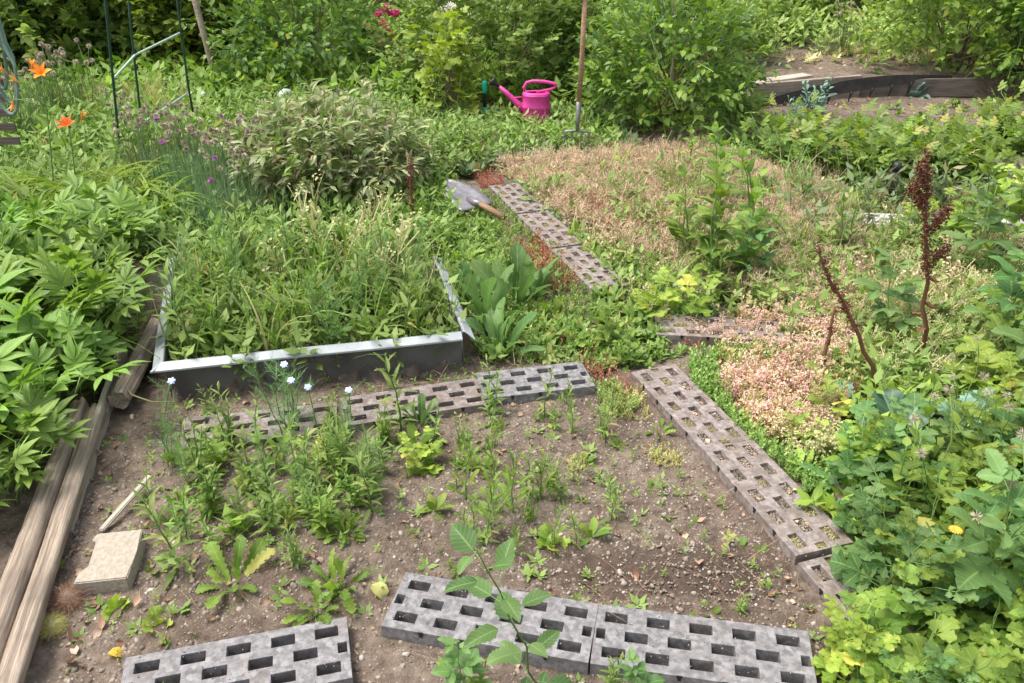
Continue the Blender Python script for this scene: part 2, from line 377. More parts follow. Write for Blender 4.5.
# ------------------------------------------------------------------ plant generators
def curve(h, lean=.1, az=0, k=7, wob=.01, r=None, base=(0, 0, 0), power=1.6):
    r = r or np.random; t = np.linspace(0, 1, k)
    p = np.zeros((k, 3)); p[:, 2] = h * t * (1 - .15 * abs(lean)); d = h * lean * t ** power
    p[:, 0] = d * math.cos(az); p[:, 1] = d * math.sin(az)
    p[1:] += r.normal(0, wob * h, (k - 1, 3)) * np.array([1, 1, .2])
    return p + np.array(base)
def along(pts, t):
    k = len(pts) - 1; x = np.clip(np.asarray(t) * k, 0, k - 1e-6); i = x.astype(int); f = (x - i)[:, None]
    return pts[i] * (1 - f) + pts[i + 1] * f, unit(pts[i + 1] - pts[i])
def herb(seed, h, n, tpl, ls, el=(.9, .2), lean=.15, stems=1, spread=.04, sr=.004, mat='herb_leaf', smat='green_stem', t0=.08, prof=None, whorl=1, dev=.2, widthj=.25, stemlean=None):
    st = PB(seed); lf = PB(seed + 1); r = np.random.RandomState(seed + 2); tops = []
    for k in range(stems):
        az = r.uniform(0, 6.28); hh = h * (1 if k == 0 else r.uniform(.55, 1)); b = (math.cos(az) * spread * r.rand(), math.sin(az) * spread * r.rand(), 0)
        ln = lean * r.uniform(.4, 1.3) * (1 if stems == 1 else 1.5)
        p = curve(hh, ln, az, 8, .012, r, b); st.tube(p, sr, sr * .35, smat, 5); tops.append((p[-1], unit(p[-1] - p[-2])))
        nn = max(3, int(n * hh / h)); t = t0 + (1 - t0) * (np.arange(nn) + r.uniform(-.2, .2, nn)) / nn; t = np.clip(t, 0.02, 1); t[-1] = .99
        O, D = along(p, t)
        for wv in range(whorl):
            a = np.arange(nn) * 2.399 + wv * 2 * math.pi / whorl + r.uniform(-.3, .3, nn)
            rad = np.stack([np.cos(a), np.sin(a), np.zeros(nn)], 1)
            e = el[1] + (el[0] - el[1]) * t + r.normal(0, dev, nn)
            dd = rad * np.cos(e)[:, None] + D * np.sin(e)[:, None]
            sz = ls * (prof(t) if prof else (1 - .55 * t ** 2)) * r.uniform(.7, 1.15, nn)
            lf.inst(T[tpl], O, dd, np.array([0, 0, 1.]) + D * .6 + r.normal(0, .2, (nn, 3)), sz, mat, sx=r.uniform(1 - widthj, 1 + widthj, nn))
    return st, lf, tops
def rosette(seed, n, tpl, ls, el=(1.2, .3), mat='herb_leaf', jit=.25):
    lf = PB(seed); r = np.random.RandomState(seed); k = np.arange(n)
    a = k * 2.399 + r.uniform(-.3, .3, n); e = el[1] + (el[0] - el[1]) * (k / max(1, n - 1)) + r.normal(0, .12, n)
    D = np.stack([np.cos(a) * np.cos(e), np.sin(a) * np.cos(e), np.sin(e)], 1)
    O = np.stack([np.cos(a), np.sin(a), a * 0], 1) * .008 * r.rand(n)[:, None]
    U = np.array([0, 0, 1.]) + r.normal(0, jit, (n, 3)) - D * .2
    lf.inst(T[tpl], O, D, U, ls * r.uniform(.6, 1.1, n), mat, sx=r.uniform(.8, 1.2, n)); return lf
def bush(seed, rx, ry, h, tpl, ls, shoots, lps, mat, smat='brown_stem', base=.1, stems=26, shootlen=.22, upness=.5, inner=.45, rough=.22, skirt=.4, smat2='green_stem', mat2=None, f2=0, overhang=.75):
    """twiggy shrub: main stems fan out to shoots that fill a lumpy dome, leaves set along every shoot"""
    r = np.random.RandomState(seed); st = PB(seed); lf = PB(seed + 5)
    ph = r.uniform(0, 6.28, (6, 3)); fr = r.uniform(1.5, 4.5, (6, 3))
    d = r.normal(size=(shoots, 3)); d[:, 2] = np.abs(d[:, 2]) * 1.0 - .35; d = unit(d)
    rad = 1 + rough * sum(np.sin(d @ fr[i] * 2 + ph[i, 0]) for i in range(6)) / 2.2
    q = (inner + (1 - inner) * r.rand(shoots) ** .55) * rad
    c = np.array([0, 0, h * .45]); sc_ = np.array([rx, ry, h * .55])
    if skirt:      # foliage reaches down to the ground: below the middle the outline stays wide
        lowm = r.rand(shoots) < skirt; a0 = r.uniform(0, 6.28, shoots); d[lowm] = np.stack([np.cos(a0), np.sin(a0), -r.uniform(.1, .85, shoots)], 1)[lowm]
    O = c + d * q[:, None] * sc_; O[:, 2] = np.maximum(O[:, 2], base * h * r.uniform(.2, 1.2, shoots))
    D = unit(unit(d * sc_[::-1] * 0 + d) * (1 - upness) + np.array([0, 0, 1.]) * upness + r.normal(0, .28, (shoots, 3)))
    L = shootlen * r.uniform(.5, 1.25, shoots)
    # main stems
    for i in range(stems):
        j = r.randint(shoots); a = r.uniform(0, 6.28); b = np.array([math.cos(a) * rx * .22 * r.rand(), math.sin(a) * ry * .22 * r.rand(), -.02])
        e = O[j]; mid = b * .45 + e * .55 + np.array([0, 0, h * .12]) * r.rand() + r.normal(0, .02 * h, 3)
        t = np.linspace(0, 1, 7)[:, None]; p = (1 - t) ** 2 * b + 2 * t * (1 - t) * mid + t * t * e
        st.tube(p, .010 * r.uniform(.6, 1.3), .003, smat, 4)
    # shoots (twig blades) and leaves
    st.inst(T['stalk'], O - D * L[:, None] * .6, D, r.normal(size=(shoots, 3)), L * 1.6, smat2, sx=1.5)
    for k in range(lps):
        t = (k + .5 + r.uniform(-.3, .3, shoots)) / lps
        pos = O + D * (L * t)[:, None] + np.array([0, 0, -1.]) * (L * t * t * .25)[:, None]
        a = k * 2.399 + r.uniform(0, 6.28, 1) + r.uniform(-.4, .4, shoots)
        X = unit(np.cross(D, np.array([.3, .2, 1.]))); Y = np.cross(D, X)
        side = X * np.cos(a)[:, None] + Y * np.sin(a)[:, None]
        dd = side * overhang + D * .55 + d * .25 + np.array([0, 0, -.05]); keep = r.rand(shoots) < .93
        S = ls * (1.05 - .45 * t) * r.uniform(.65, 1.2, shoots)
        sel = keep if mat2 is None else keep & (r.rand(shoots) >= f2)
        lf.inst(T[tpl], pos[sel], dd[sel], (np.array([0, 0, 1.]) + r.normal(0, .35, (shoots, 3)))[sel], S[sel], mat, sx=r.uniform(.8, 1.2, sel.sum()))
        if mat2 is not None:
            sel = keep & ~sel; lf.inst(T[tpl], pos[sel], dd[sel], (np.array([0, 0, 1.]) + r.normal(0, .35, (shoots, 3)))[sel], S[sel], mat2)
    return st, lf
def parts(nm, st, lf, fl=None, stname='stem', lfname='foliage', flname='flower'):
    L = [(stname, st.mesh(nm + '_' + stname)), (lfname, lf.mesh(nm + '_' + lfname))]
    if fl: L.append((flname, fl.mesh(nm + '_' + flname)))
    return L
# ------------------------------------------------------------------ world, light
w = bpy.data.worlds.new('World'); sc.world = w; w.use_nodes = True
nt = w.node_tree; bg = nt.nodes['Background']; sky = nt.nodes.new('ShaderNodeTexSky'); sky.sky_type = 'NISHITA'; sky.sun_disc = False
SUN_EL, SUN_AZ = R(66), R(-88)          # azimuth measured from +Y towards +X
sky.sun_elevation = SUN_EL; sky.sun_rotation = SUN_AZ; sky.air_density = 1.0; sky.dust_density = 4.0; sky.ozone_density = 1.0
bw = nt.nodes.new('ShaderNodeRGBToBW'); nt.links.new(sky.outputs[0], bw.inputs[0]); nt.links.new(mixc(nt, .6, sky.outputs[0], bw.outputs[0]), bg.inputs[0]); bg.inputs[1].default_value = .13
sl = bpy.data.lights.new('sun', 'SUN'); sl.energy = 1.15; sl.angle = R(30); sl.color = (1, .96, .9)
so = bpy.data.objects.new('sun', sl); COL.objects.link(so)
sd = Vector((math.sin(SUN_AZ) * math.cos(SUN_EL), math.cos(SUN_AZ) * math.cos(SUN_EL), math.sin(SUN_EL)))
so.rotation_euler = sd.to_track_quat('Z', 'Y').to_euler()
sc.view_settings.view_transform = 'Standard'; sc.view_settings.look = 'None'; sc.view_settings.exposure = 1.55; sc.view_settings.gamma = 1
sc.cycles.max_bounces = 8; sc.cycles.diffuse_bounces = 5; sc.cycles.transmission_bounces = 4; sc.cycles.glossy_bounces = 2; sc.cycles.transparent_max_bounces = 4

# ------------------------------------------------------------------ plates layout
PL = [  # cx, cy, angle deg, pitches, dz, material, label
 (-.052, 1.475, -12.8, 5, 0, 'plate', 'clean grey grid plate at the very front, left half of the joined front pair'),
 (.458, 1.375, -10.2, 5, 0, 'plate', 'clean grey grid plate at the very front, right half of the joined front pair'),
 (-.645, 1.315, 13.9, 5, 0, 'plate', 'grey grid plate lying alone in the bottom left, its front cut off by the photo'),
 (-.870, 2.345, 11, 5, -.022, 'plate_dirty', 'soil stained grid plate under the left half of the metal bed edging'),
 (-.350, 2.482, 16, 5, -.014, 'plate_dirty', 'grid plate in the middle of the row of three in front of the metal bed'),
 (.085, 2.615, 11.6, 4, -.006, 'plate', 'shorter grid plate at the right end of the row in front of the metal bed'),
 (.630, 2.465, -70.5, 5, -.014, 'plate_brown', 'mossy grid plate topmost in the diagonal path beside the flowering stonecrop'),
 (.794, 1.966, -72.5, 5, -.009, 'plate_brown', 'grid plate in the middle of the right diagonal path with moss in its holes'),
 (.955, 1.457, -72, 5, -.02, 'plate_brown', 'grid plate at the near end of the right path, sinking under lime green leaves'),
 (1.24, 1.93, -6, 5, 0, 'plate_brown', 'grid plate half hidden under leaves right of the diagonal path'),
 (.03, 4.66, -71.3, 5, 0, 'plate_brown', 'farthest grid plate of the path, beside the shovel blade'),
 (.20, 4.155, -71.3, 5, 0, 'plate_brown', 'grid plate second from the far end of the path past the shovel'),
 (.37, 3.65, -71.3, 5, 0, 'plate_brown', 'overgrown grid plate at the near end of the far path, among reddish stonecrop'),
 (.86, 3.02, -6, 5, 0, 'plate_brown', 'grid plate mostly buried under red stonecrop above the diagonal path'),
 (2.02, 4.30, -8, 5, 0, 'plate_pale', 'pale grid plate beside the dark peg and dry red dock, left one'),
 (2.54, 4.23, -8, 5, 0, 'plate_pale', 'pale grid plate behind the dry red dock, right one of the far pair'),
]
for cx, cy, a, n, dz, mt, lb in PL: PLATES.append((cx, cy, R(a), n * .104))

# ------------------------------------------------------------------ ground
def ground():
    rows = [.6 * 1.0075 ** i for i in range(0, 620)]; ys = [r - .45 for r in rows]
    us = list(np.linspace(-1.05, 1.05, 460)); e = [1.05 * 1.25 ** i for i in range(1, 16)]
    us = np.array([-x for x in e[::-1]] + us + e)
    ys = np.array(ys + [ys[-1] * 1.3, ys[-1] * 2, ys[-1] * 4])
    U, Y = np.meshgrid(us, ys); X = U * (Y + .45)
    X = np.concatenate([U[:1] * 300 / us.max(), X]); Y = np.concatenate([np.full((1, len(us)), -60.), Y])
    Z = np.zeros_like(X); near = (np.abs(X) < 9) & (Y < 14) & (Y > -3); Z[near] = gz(X[near], Y[near])
    r = np.random.RandomState(5); fine = (np.abs(X) < 3.2) & (Y < 8) & (Y > .5); k = fine & ~on_plate(X, Y, .01)
    Z[k] += r.normal(0, .0016, k.sum()) + np.where(r.rand(k.sum()) > .93, .004, 0)
    nr, nc = X.shape; V = np.stack([X, Y, Z], -1).reshape(-1, 3)
    i, j = np.meshgrid(np.arange(nr - 1), np.arange(nc - 1), indexing='ij'); b = i * nc + j
    L = np.stack([b, b + 1, b + nc + 1, b + nc], -1).reshape(-1)
    me = bpy.data.meshes.new('ground'); me.vertices.add(len(V)); me.vertices.foreach_set('co', V.astype(np.float32).ravel())
    me.loops.add(len(L)); me.loops.foreach_set('vertex_index', L.astype(np.int32)); nf = len(L) // 4
    me.polygons.add(nf); me.polygons.foreach_set('loop_start', (np.arange(nf) * 4).astype(np.int32)); me.update(calc_edges=True)
    me.polygons.foreach_set('use_smooth', np.ones(nf, bool))
    m, nt, bs, out = newmat('soil'); geo = N(nt, 'ShaderNodeNewGeometry'); p = geo.outputs['Position']
    a = noise(nt, 2.2, 4, p); b_ = noise(nt, 28, 6, p, .7); c_ = noise(nt, 150, 4, p, .7)
    c = mixc(nt, ramp(nt, b_, .3, .72), (.108, .080, .060), (.255, .20, .153))
    c = mixc(nt, mth(nt, 'MULTIPLY', ramp(nt, a, .42, .62), .5), c, (.075, .050, .037))
    c = mixc(nt, mth(nt, 'MULTIPLY', ramp(nt, c_, .56, .7), .55), c, (.36, .30, .24))
    vo = N(nt, 'ShaderNodeTexVoronoi'); vo.inputs['Scale'].default_value = 55; nt.links.new(p, vo.inputs[0])
    c = mixc(nt, mth(nt, 'MULTIPLY', ramp(nt, vo.outputs[0], .22, .12), mth(nt, 'MULTIPLY', ramp(nt, b_, .48, .56), .8)), c, (.42, .36, .30))
    nt.links.new(c, bs.inputs['Base Color']); bs.inputs['Roughness'].default_value = .95; bs.inputs['Specular IOR Level'].default_value = .15
    mp = N(nt, 'ShaderNodeMapping'); mp.inputs['Location'].default_value = (-.42 * 2.2, -(1.66) * 7, 0); mp.inputs['Scale'].default_value = (2.2, 7, 0); nt.links.new(p, mp.inputs[0]); ln = N(nt, 'ShaderNodeVectorMath', operation='LENGTH'); nt.links.new(mp.outputs[0], ln.inputs[0])
    damp = ramp(nt, mth(nt, 'ADD', ln.outputs['Value'], mth(nt, 'MULTIPLY', b_, 1.0)), 1.55, 1.0)      # freshly raked damp strip
    c = mixc(nt, mth(nt, 'MULTIPLY', damp, .7), c, (.06, .04, .03)); nt.links.new(c, bs.inputs['Base Color'])
    h = mth(nt, 'ADD', b_, mth(nt, 'MULTIPLY', c_, .5)); bump(nt, h, .9, .012, bs)
    me.materials.append(m); props(link('ground', me), kind='structure')
ground()

# ------------------------------------------------------------------ hard materials
def plate_mat(name, a, b, dirt, df):
    m, nt, bs, out = newmat(name); tc = N(nt, 'ShaderNodeNewGeometry'); p = tc.outputs['Position']
    n1 = noise(nt, 45, 5, p, .65); n2 = noise(nt, 7, 4, p, .6); vo = N(nt, 'ShaderNodeTexVoronoi'); vo.inputs['Scale'].default_value = 75; nt.links.new(p, vo.inputs[0])
    c = mixc(nt, ramp(nt, n1, .36, .66), a, b)
    sp = N(nt, 'ShaderNodeSeparateColor'); nt.links.new(vo.outputs['Color'], sp.inputs[0])
    c = mixc(nt, mth(nt, 'MULTIPLY', ramp(nt, sp.outputs[0], .7, .95), .35), c, tuple(x * 1.5 for x in b))
    c = mixc(nt, mth(nt, 'MULTIPLY', ramp(nt, sp.outputs[1], .8, .97), .4), c, tuple(x * .6 for x in a))
    n3 = noise(nt, 11, 6, p, .75)
    c = mixc(nt, mth(nt, 'MULTIPLY', ramp(nt, n3, .62 - df, .72 - df * .6), .35 + df), c, dirt)
    nt.links.new(c, bs.inputs['Base Color']); bs.inputs['Roughness'].default_value = .62; bs.inputs['Specular IOR Level'].default_value = .35
    bump(nt, n1, .25, .002, bs); M[name] = m
plate_mat('plate', (.125, .118, .115), (.235, .223, .220), (.17, .135, .11), .09)
plate_mat('plate_dirty', (.15, .125, .112), (.26, .225, .205), (.15, .11, .085), .20)
plate_mat('plate_brown', (.16, .132, .12), (.29, .245, .222), (.15, .11, .08), .19)
plate_mat('plate_pale', (.38, .36, .34), (.55, .52, .5), (.3, .25, .2), .08)
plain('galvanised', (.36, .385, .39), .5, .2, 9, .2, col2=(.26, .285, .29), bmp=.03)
plain('galv_shade_mud', (.12, .115, .105), .75, .3, 8, .0, col2=(.07, .062, .055))  # sheet below the rim: rim shade and mud stains put into a darker colour
plain('pink_plastic', (.66, .045, .29), .5, .2, 9, 0, bmp=.05)
plain('black_plastic', (.014, .016, .018), .5, .2, 20); plain('dusty_plastic', (.055, .048, .042), .7, .3, 14, col2=(.025, .022, .02))
plain('teal_plastic', (.01, .38, .26), .45, .1, 20)
plain('green_coat', (.012, .05, .035), .4, .2, 30)
plain('pale_rod', (.42, .55, .45), .5, .15, 30)
plain('hose_green', (.16, .25, .19), .5, .15, 20)
plain('steel', (.30, .28, .30), .5, .2, 25, .55, col2=(.19, .17, .18))
plain('fork_steel', (.24, .25, .24), .5, .2, 25, .5, col2=(.15, .14, .13))
plain('white_stone', (.55, .57, .6), .8, .15, 12, bmp=.4)
plain('concrete', (.38, .33, .26), .9, .2, 70, bmp=.6, col2=(.30, .255, .195))
plain('red_clay', (.5, .06, .07), .7, .1, 20)
def wood(name, a, b, sx=1.5, sy=38):
    m, nt, bs, out = newmat(name); tc = N(nt, 'ShaderNodeTexCoord'); mp = N(nt, 'ShaderNodeMapping'); mp.inputs['Scale'].default_value = (sx, sy, sy)
    nt.links.new(tc.outputs['Object'], mp.inputs[0]); n1 = noise(nt, 2.2, 6, mp.outputs[0], .7); n2 = noise(nt, 5, 3, tc.outputs['Object'])
    c = mixc(nt, ramp(nt, n1, .35, .68), a, b); c = mixc(nt, mth(nt, 'MULTIPLY', ramp(nt, n1, .62, .72), .75), c, tuple(x * .3 for x in a)); c = mixc(nt, mth(nt, 'MULTIPLY', ramp(nt, n2, .5, .7), .4), c, tuple(x * .55 for x in a))
    nt.links.new(c, bs.inputs['Base Color']); bs.inputs['Roughness'].default_value = .85; bs.inputs['Specular IOR Level'].default_value = .2; bump(nt, n1, .8, .006, bs); M[name] = m
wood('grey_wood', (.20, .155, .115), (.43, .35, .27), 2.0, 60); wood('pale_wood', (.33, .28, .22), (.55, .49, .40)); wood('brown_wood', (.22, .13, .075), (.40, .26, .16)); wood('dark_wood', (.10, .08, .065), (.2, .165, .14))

# ------------------------------------------------------------------ grid plates
def slab(n, holes=True, y0=-.094, y1=.094, th=.042):
    import bmesh
    L = n * .104; hw = .028; hh = .0155
    rws = [(-.0545, 0), (0, 1), (.0545, 0)]
    H = []
    for yc, odd in rws:
        for k in range(n + 1):
            xc = -L / 2 + (.052 + .104 * k if not odd else .104 * k)
            a, b = max(xc - hw, -L / 2 + (.006 if xc - hw < -L / 2 else 0)), min(xc + hw, L / 2 - (.006 if xc + hw > L / 2 else 0))
            if xc > L / 2 + .001: continue
            H.append((a, b, yc - hh, yc + hh))
    xs = sorted({-L / 2, L / 2} | {round(v, 5) for h in H for v in h[:2]}); yy = sorted({y0, y1} | {v for h in H for v in h[2:]})
    bm = bmesh.new(); g = {}
    def vv(i, j, z):
        if (i, j, z) not in g: g[i, j, z] = bm.verts.new((xs[i], yy[j], th if z else -.03))
        return g[i, j, z]
    sol = {}
    for i in range(len(xs) - 1):
        for j in range(len(yy) - 1):
            mx, my = (xs[i] + xs[i + 1]) / 2, (yy[j] + yy[j + 1]) / 2
            sol[i, j] = not any(h[0] < mx < h[1] and h[2] < my < h[3] for h in H)
    for (i, j), s in sol.items():
        if not s: continue
        bm.faces.new((vv(i, j, 1), vv(i + 1, j, 1), vv(i + 1, j + 1, 1), vv(i, j + 1, 1)))
        for di, dj, a, b in ((-1, 0, (i, j + 1), (i, j)), (1, 0, (i + 1, j), (i + 1, j + 1)), (0, -1, (i, j), (i + 1, j)), (0, 1, (i + 1, j + 1), (i, j + 1))):
            if not sol.get((i + di, j + dj), False):
                bm.faces.new((vv(*a, 1), vv(*a, 0), vv(*b, 0), vv(*b, 1)))
    bmesh.ops.recalc_face_normals(bm, faces=bm.faces)
    ed = [e for e in bm.edges if len(e.link_faces) == 2 and e.calc_face_angle(0) > .6]
    bmesh.ops.bevel(bm, geom=ed, offset=.0018, segments=2, affect='EDGES', profile=.6)
    # small connector notches on the long sides: black bars added later, their colour standing in for slot shade
    me = bpy.data.meshes.new('grid_plate'); bm.to_mesh(me); bm.free(); return me, H
def boxmesh(B, mat, name='box', bev=.002):
    import bmesh
    bm = bmesh.new()
    for x0, x1, y0, y1, z0, z1 in B:
        r = bmesh.ops.create_cube(bm, size=1)
        for v in r['verts']: v.co = Vector(((x0 + x1) / 2 + v.co.x * (x1 - x0), (y0 + y1) / 2 + v.co.y * (y1 - y0), (z0 + z1) / 2 + v.co.z * (z1 - z0)))
    if bev: bmesh.ops.bevel(bm, geom=list(bm.edges), offset=bev, segments=2, affect='EDGES')
    me = bpy.data.meshes.new(name); bm.to_mesh(me); bm.free(); me.materials.append(M[mat]); return me
slabs = {}
for idx, (cx, cy, a, n, dz, mt, lb) in enumerate(PL):
    if (n, mt) not in slabs:
        me, H = slab(n); me.materials.append(M[mt]); slabs[n, mt] = (me, H)
    me, H = slabs[n, mt]
    ti = (R(random.uniform(-.8, .8)), R(random.uniform(-.5, .5)))
    o = link('grid_plate', me, None, (cx, cy, .003 + dz), (ti[0], ti[1], R(a)))
    props(o, lb, 'grid plate', 'plastic grid plates laid as garden paths')
    L = n * .104
    CB = ([(x - .004, x + .004, s * .0945 - .0012, s * .0945 + .0012, .026, .040) for s in (-1, 1) for x in np.arange(-L / 2 + .104, L / 2 - .05, .104)] +
                [(x - .007, x + .007, s * .0945 - .0013, s * .0945 + .0013, .036, .0425) for s in (-1, 1) for x in np.arange(-L / 2 + .104, L / 2 - .05, .104)])
    if not me.get('cut'):      # black bars on the rim stand in for the shade inside connector slots
        import bmesh
        bm = bmesh.new(); bm.from_mesh(me); f0 = len(bm.faces)
        for x0, x1, y0, y1, z0, z1 in CB:
            for v in bmesh.ops.create_cube(bm, size=1)['verts']: v.co = Vector(((x0 + x1) / 2 + v.co.x * (x1 - x0), (y0 + y1) / 2 + v.co.y * (y1 - y0), (z0 + z1) / 2 + v.co.z * (z1 - z0)))
        bm.faces.ensure_lookup_table()
        for f in bm.faces[f0:]: f.material_index = 1
        bm.to_mesh(me); bm.free(); me.materials.append(M['black_plastic']); me['cut'] = 1
    # crumbs / moss in the holes
    rs = np.random.RandomState(40 + idx); pb = PB(idx); brown = mt == 'plate_brown'
    for h in H:
        if not brown and rs.rand() < .35: continue
        fill = rs.uniform(.030, .043) if brown else rs.uniform(-.022, -.005)
        k = int(110 if brown else 14); mossy = brown and rs.rand() < .75
        px = rs.uniform(h[0] + .004, h[1] - .004, k); py = rs.uniform(h[2] + .003, h[3] - .003, k); pz = fill - .004 + rs.uniform(-.004, .004, k)
        if mossy:
            pb.inst(T['lance'], np.stack([px, py, pz], 1), np.stack([rs.normal(0, .6, k), rs.normal(0, .6, k), np.ones(k)], 1), (0, .3, 1), rs.uniform(.006, .012, k), 'sedum_yellow' if rs.rand() < .6 else 'crumb')
            pb.inst(T['peb0'], np.stack([px, py, pz - .004], 1), rs.normal(size=(k, 3)), (0, 0, 1), rs.uniform(.008, .016, k), 'crumb')
        else:
            pb.inst(T['peb1'], np.stack([px, py, pz - .001], 1), rs.normal(size=(k, 3)), (0, 0, 1), rs.uniform(.004, .014, k), 'crumb')
            pb.inst(T['curl'], np.stack([px, py, pz + .003], 1)[:4], rs.normal(size=(min(4, k), 3)) * (1, 1, .2), (0, 0, 1), rs.uniform(.012, .03, min(4, k)), 'litter_leaf')
    link('moss' if brown else 'hole_debris', pb.mesh('hole_fill'), o)['kind'] = 'stuff'

# ------------------------------------------------------------------ metal bed edging
def panel(name, p, q, parent, h=.165, wf=.038, drop=.016, mats=('galv_shade_mud', 'galvanised'), ext0=0, ext1=0):
    """upright sheet from p to q, outward side is on the right hand of p->q; its top is folded outward and down"""
    p = Vector(p); q = Vector(q); d = (q - p).normalized(); nrm = Vector((d.y, -d.x, 0))
    prof = [(0, -.05), (0, h - .006), (.003, h - .001), (.007, h), (wf, h - drop), (wf + .001, h - drop - .006)]
    t = .0016; V = []; k = len(prof); NS = 14
    for s in range(NS + 1):
        f = s / NS
        for side in (0, 1):
            for i, (o_, z) in enumerate(prof):
                e = (-ext0 if s == 0 else (ext1 if s == NS else 0)) * (o_ / wf)
                wob = .0018 * math.sin(f * 9 + 1) * (z / h if z > 0 else 0)
                c = p + (q - p) * f + d * e + nrm * (o_ + wob - (t if side and i < 3 else 0)); V.append((c.x, c.y, z - (t * 1.3 if side and i >= 3 else 0)))
    Fc = []
    for s in range(NS):
        a = s * 2 * k; b = a + 2 * k
        for i in range(k - 1):
            Fc.append((a + i, b + i, b + i + 1, a + i + 1)); Fc.append((a + k + i, a + k + i + 1, b + k + i + 1, b + k + i))
        Fc.append((a, a + k, b + k, b)); Fc.append((a + k - 1, b + k - 1, b + 2 * k - 1, a + 2 * k - 1))
    for a in (0, NS * 2 * k):
        for i in range(k - 1): Fc.append((a + i, a + i + 1, a + k + i + 1, a + k + i) if a == 0 else (a + i, a + k + i, a + k + i + 1, a + i + 1))
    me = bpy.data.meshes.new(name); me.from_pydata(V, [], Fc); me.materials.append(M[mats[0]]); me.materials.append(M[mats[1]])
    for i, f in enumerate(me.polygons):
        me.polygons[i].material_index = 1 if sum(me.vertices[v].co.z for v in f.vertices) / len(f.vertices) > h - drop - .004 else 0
    return link(name, me, parent)
FL, FR, BR, BL = [Vector((x, y, 0)) for x, y in BED]
bed = empty('metal_bed_edging', (0, 0, 0), 'galvanised sheet metal edging with outward folded rim round the weedy square bed', 'bed edging')
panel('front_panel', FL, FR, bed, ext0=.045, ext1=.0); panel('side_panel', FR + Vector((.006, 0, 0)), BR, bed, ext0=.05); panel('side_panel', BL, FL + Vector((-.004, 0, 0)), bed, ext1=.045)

# ------------------------------------------------------------------ timbers along the left border
def logmesh(L, r, mat, seed, flat=.0, k=26, n=60, crack=True):
    rs = np.random.RandomState(seed); V = []; Fc = []; ph = rs.uniform(0, 6.28, 5)
    for i in range(n + 1):
        f = i / n; x = L * f; rr = r * (1 + .05 * math.sin(f * 5 + ph[0]) + .03 * math.sin(f * 17 + ph[1]))
        for j in range(k):
            a = 2 * math.pi * j / k; q = rr * (1 + .09 * math.sin(3 * a + ph[2] + f * 1.2) + .06 * math.sin(5 * a + ph[3] - f) + rs.normal(0, .012))
            if crack and j in (k // 4 + 1, k // 8): q *= .74
            z = q * math.sin(a); z = min(z, r * (1 - flat)); V.append((x + rs.normal(0, .004) * (i in (0, n)), q * math.cos(a), z))
    for i in range(n):
        for j in range(k): Fc.append((i * k + j, i * k + (j + 1) % k, (i + 1) * k + (j + 1) % k, (i + 1) * k + j))
    Fc.append(tuple(range(k))[::-1]); Fc.append(tuple(n * k + j for j in range(k)))
    me = bpy.data.meshes.new('timber'); me.from_pydata(V, [], Fc); me.materials.append(M[mat])
    for f in me.polygons: f.use_smooth = len(f.vertices) == 4
    return me
def lay(name, me, a, b, label, cat, group=None, roll=0):
    a = Vector(a); b = Vector(b); d = (b - a).normalized()
    o = link(name, me, None, a, (Matrix.Rotation(0, 3, 'X')).to_euler()); o.rotation_euler = d.to_track_quat('X', 'Z').to_euler(); return props(o, label, cat, group)
a, b = at(4, 700, .06), at(98, 410, .06); lay('timber', logmesh((b - a).length, .030, 'grey_wood', 1), a, b, 'weathered round timber edging the left border, the one nearer the bare soil', 'timber', 'weathered timbers edging the left border')
a, b = at(-24, 690, .07), at(80, 405, .07); lay('timber', logmesh((b - a).length, .029, 'grey_wood', 4), a, b, 'weathered round timber edging the left border, the outer one under the peony leaves', 'timber', 'weathered timbers edging the left border')
a, b = at(118, 400, .08), at(158, 325, .08); lay('timber', logmesh((b - a).length, .036, 'grey_wood', 7), a, b, 'short split weathered timber between the peonies and the metal bed corner', 'timber', 'weathered timbers edging the left border')
a, b = at(66, 528, .03), at(124, 352, .06); L = (b - a).length
lay('plank', boxmesh([(0, L, -.010, .010, -.045, .045)], 'pale_wood', 'plank', .003), a, b, 'thin grey plank standing on edge beside the left timbers', 'plank')
a, b = at(101, 531, .02), at(150, 476, .055); L = (b - a).length
lay('stick', boxmesh([(0, L, -.009, .009, -.006, .006)], 'pale_wood', 'stick', .003), a, b, 'pale bare wooden stick leaning up from behind the stone block', 'stick')
def block():
    p0 = at(73, 583, .055); p1 = at(130, 583, .055); an = math.atan2(p1.y - p0.y, p1.x - p0.x) + R(9)
    q = at(80, 537, .055); W = (p1 - p0).length; D_ = (q - p0).length; W *= .9
    import bmesh
    bm = bmesh.new(); out = [(0, 0), (W, 0), (W, D_), (W - .155 * W / W - 0, D_)]
    out = [(0, 0), (W, 0), (W + .004, D_ * .5), (W, D_), (.012, D_), (.004, D_ * .86), (.022, D_ * .80), (.026, D_ * .30), (.004, D_ * .22)]
    b_ = [bm.verts.new((x, y, 0)) for x, y in out]; t_ = [bm.verts.new((x, y, .055)) for x, y in out]
    bm.faces.new(t_); bm.faces.new(b_[::-1])
    for i in range(len(out)): j = (i + 1) % len(out); bm.faces.new((b_[i], b_[j], t_[j], t_[i]))
    bmesh.ops.bevel(bm, geom=list(bm.edges), offset=.003, segments=2, affect='EDGES')
    me = bpy.data.meshes.new('stone_block'); bm.to_mesh(me); bm.free(); me.materials.append(M['concrete'])
    o = link('stone_block', me, None, (p0.x, p0.y, 0), (R(2), 0, an)); props(o, 'sand coloured concrete block with a notched side lying by the timbers', 'block')
block()

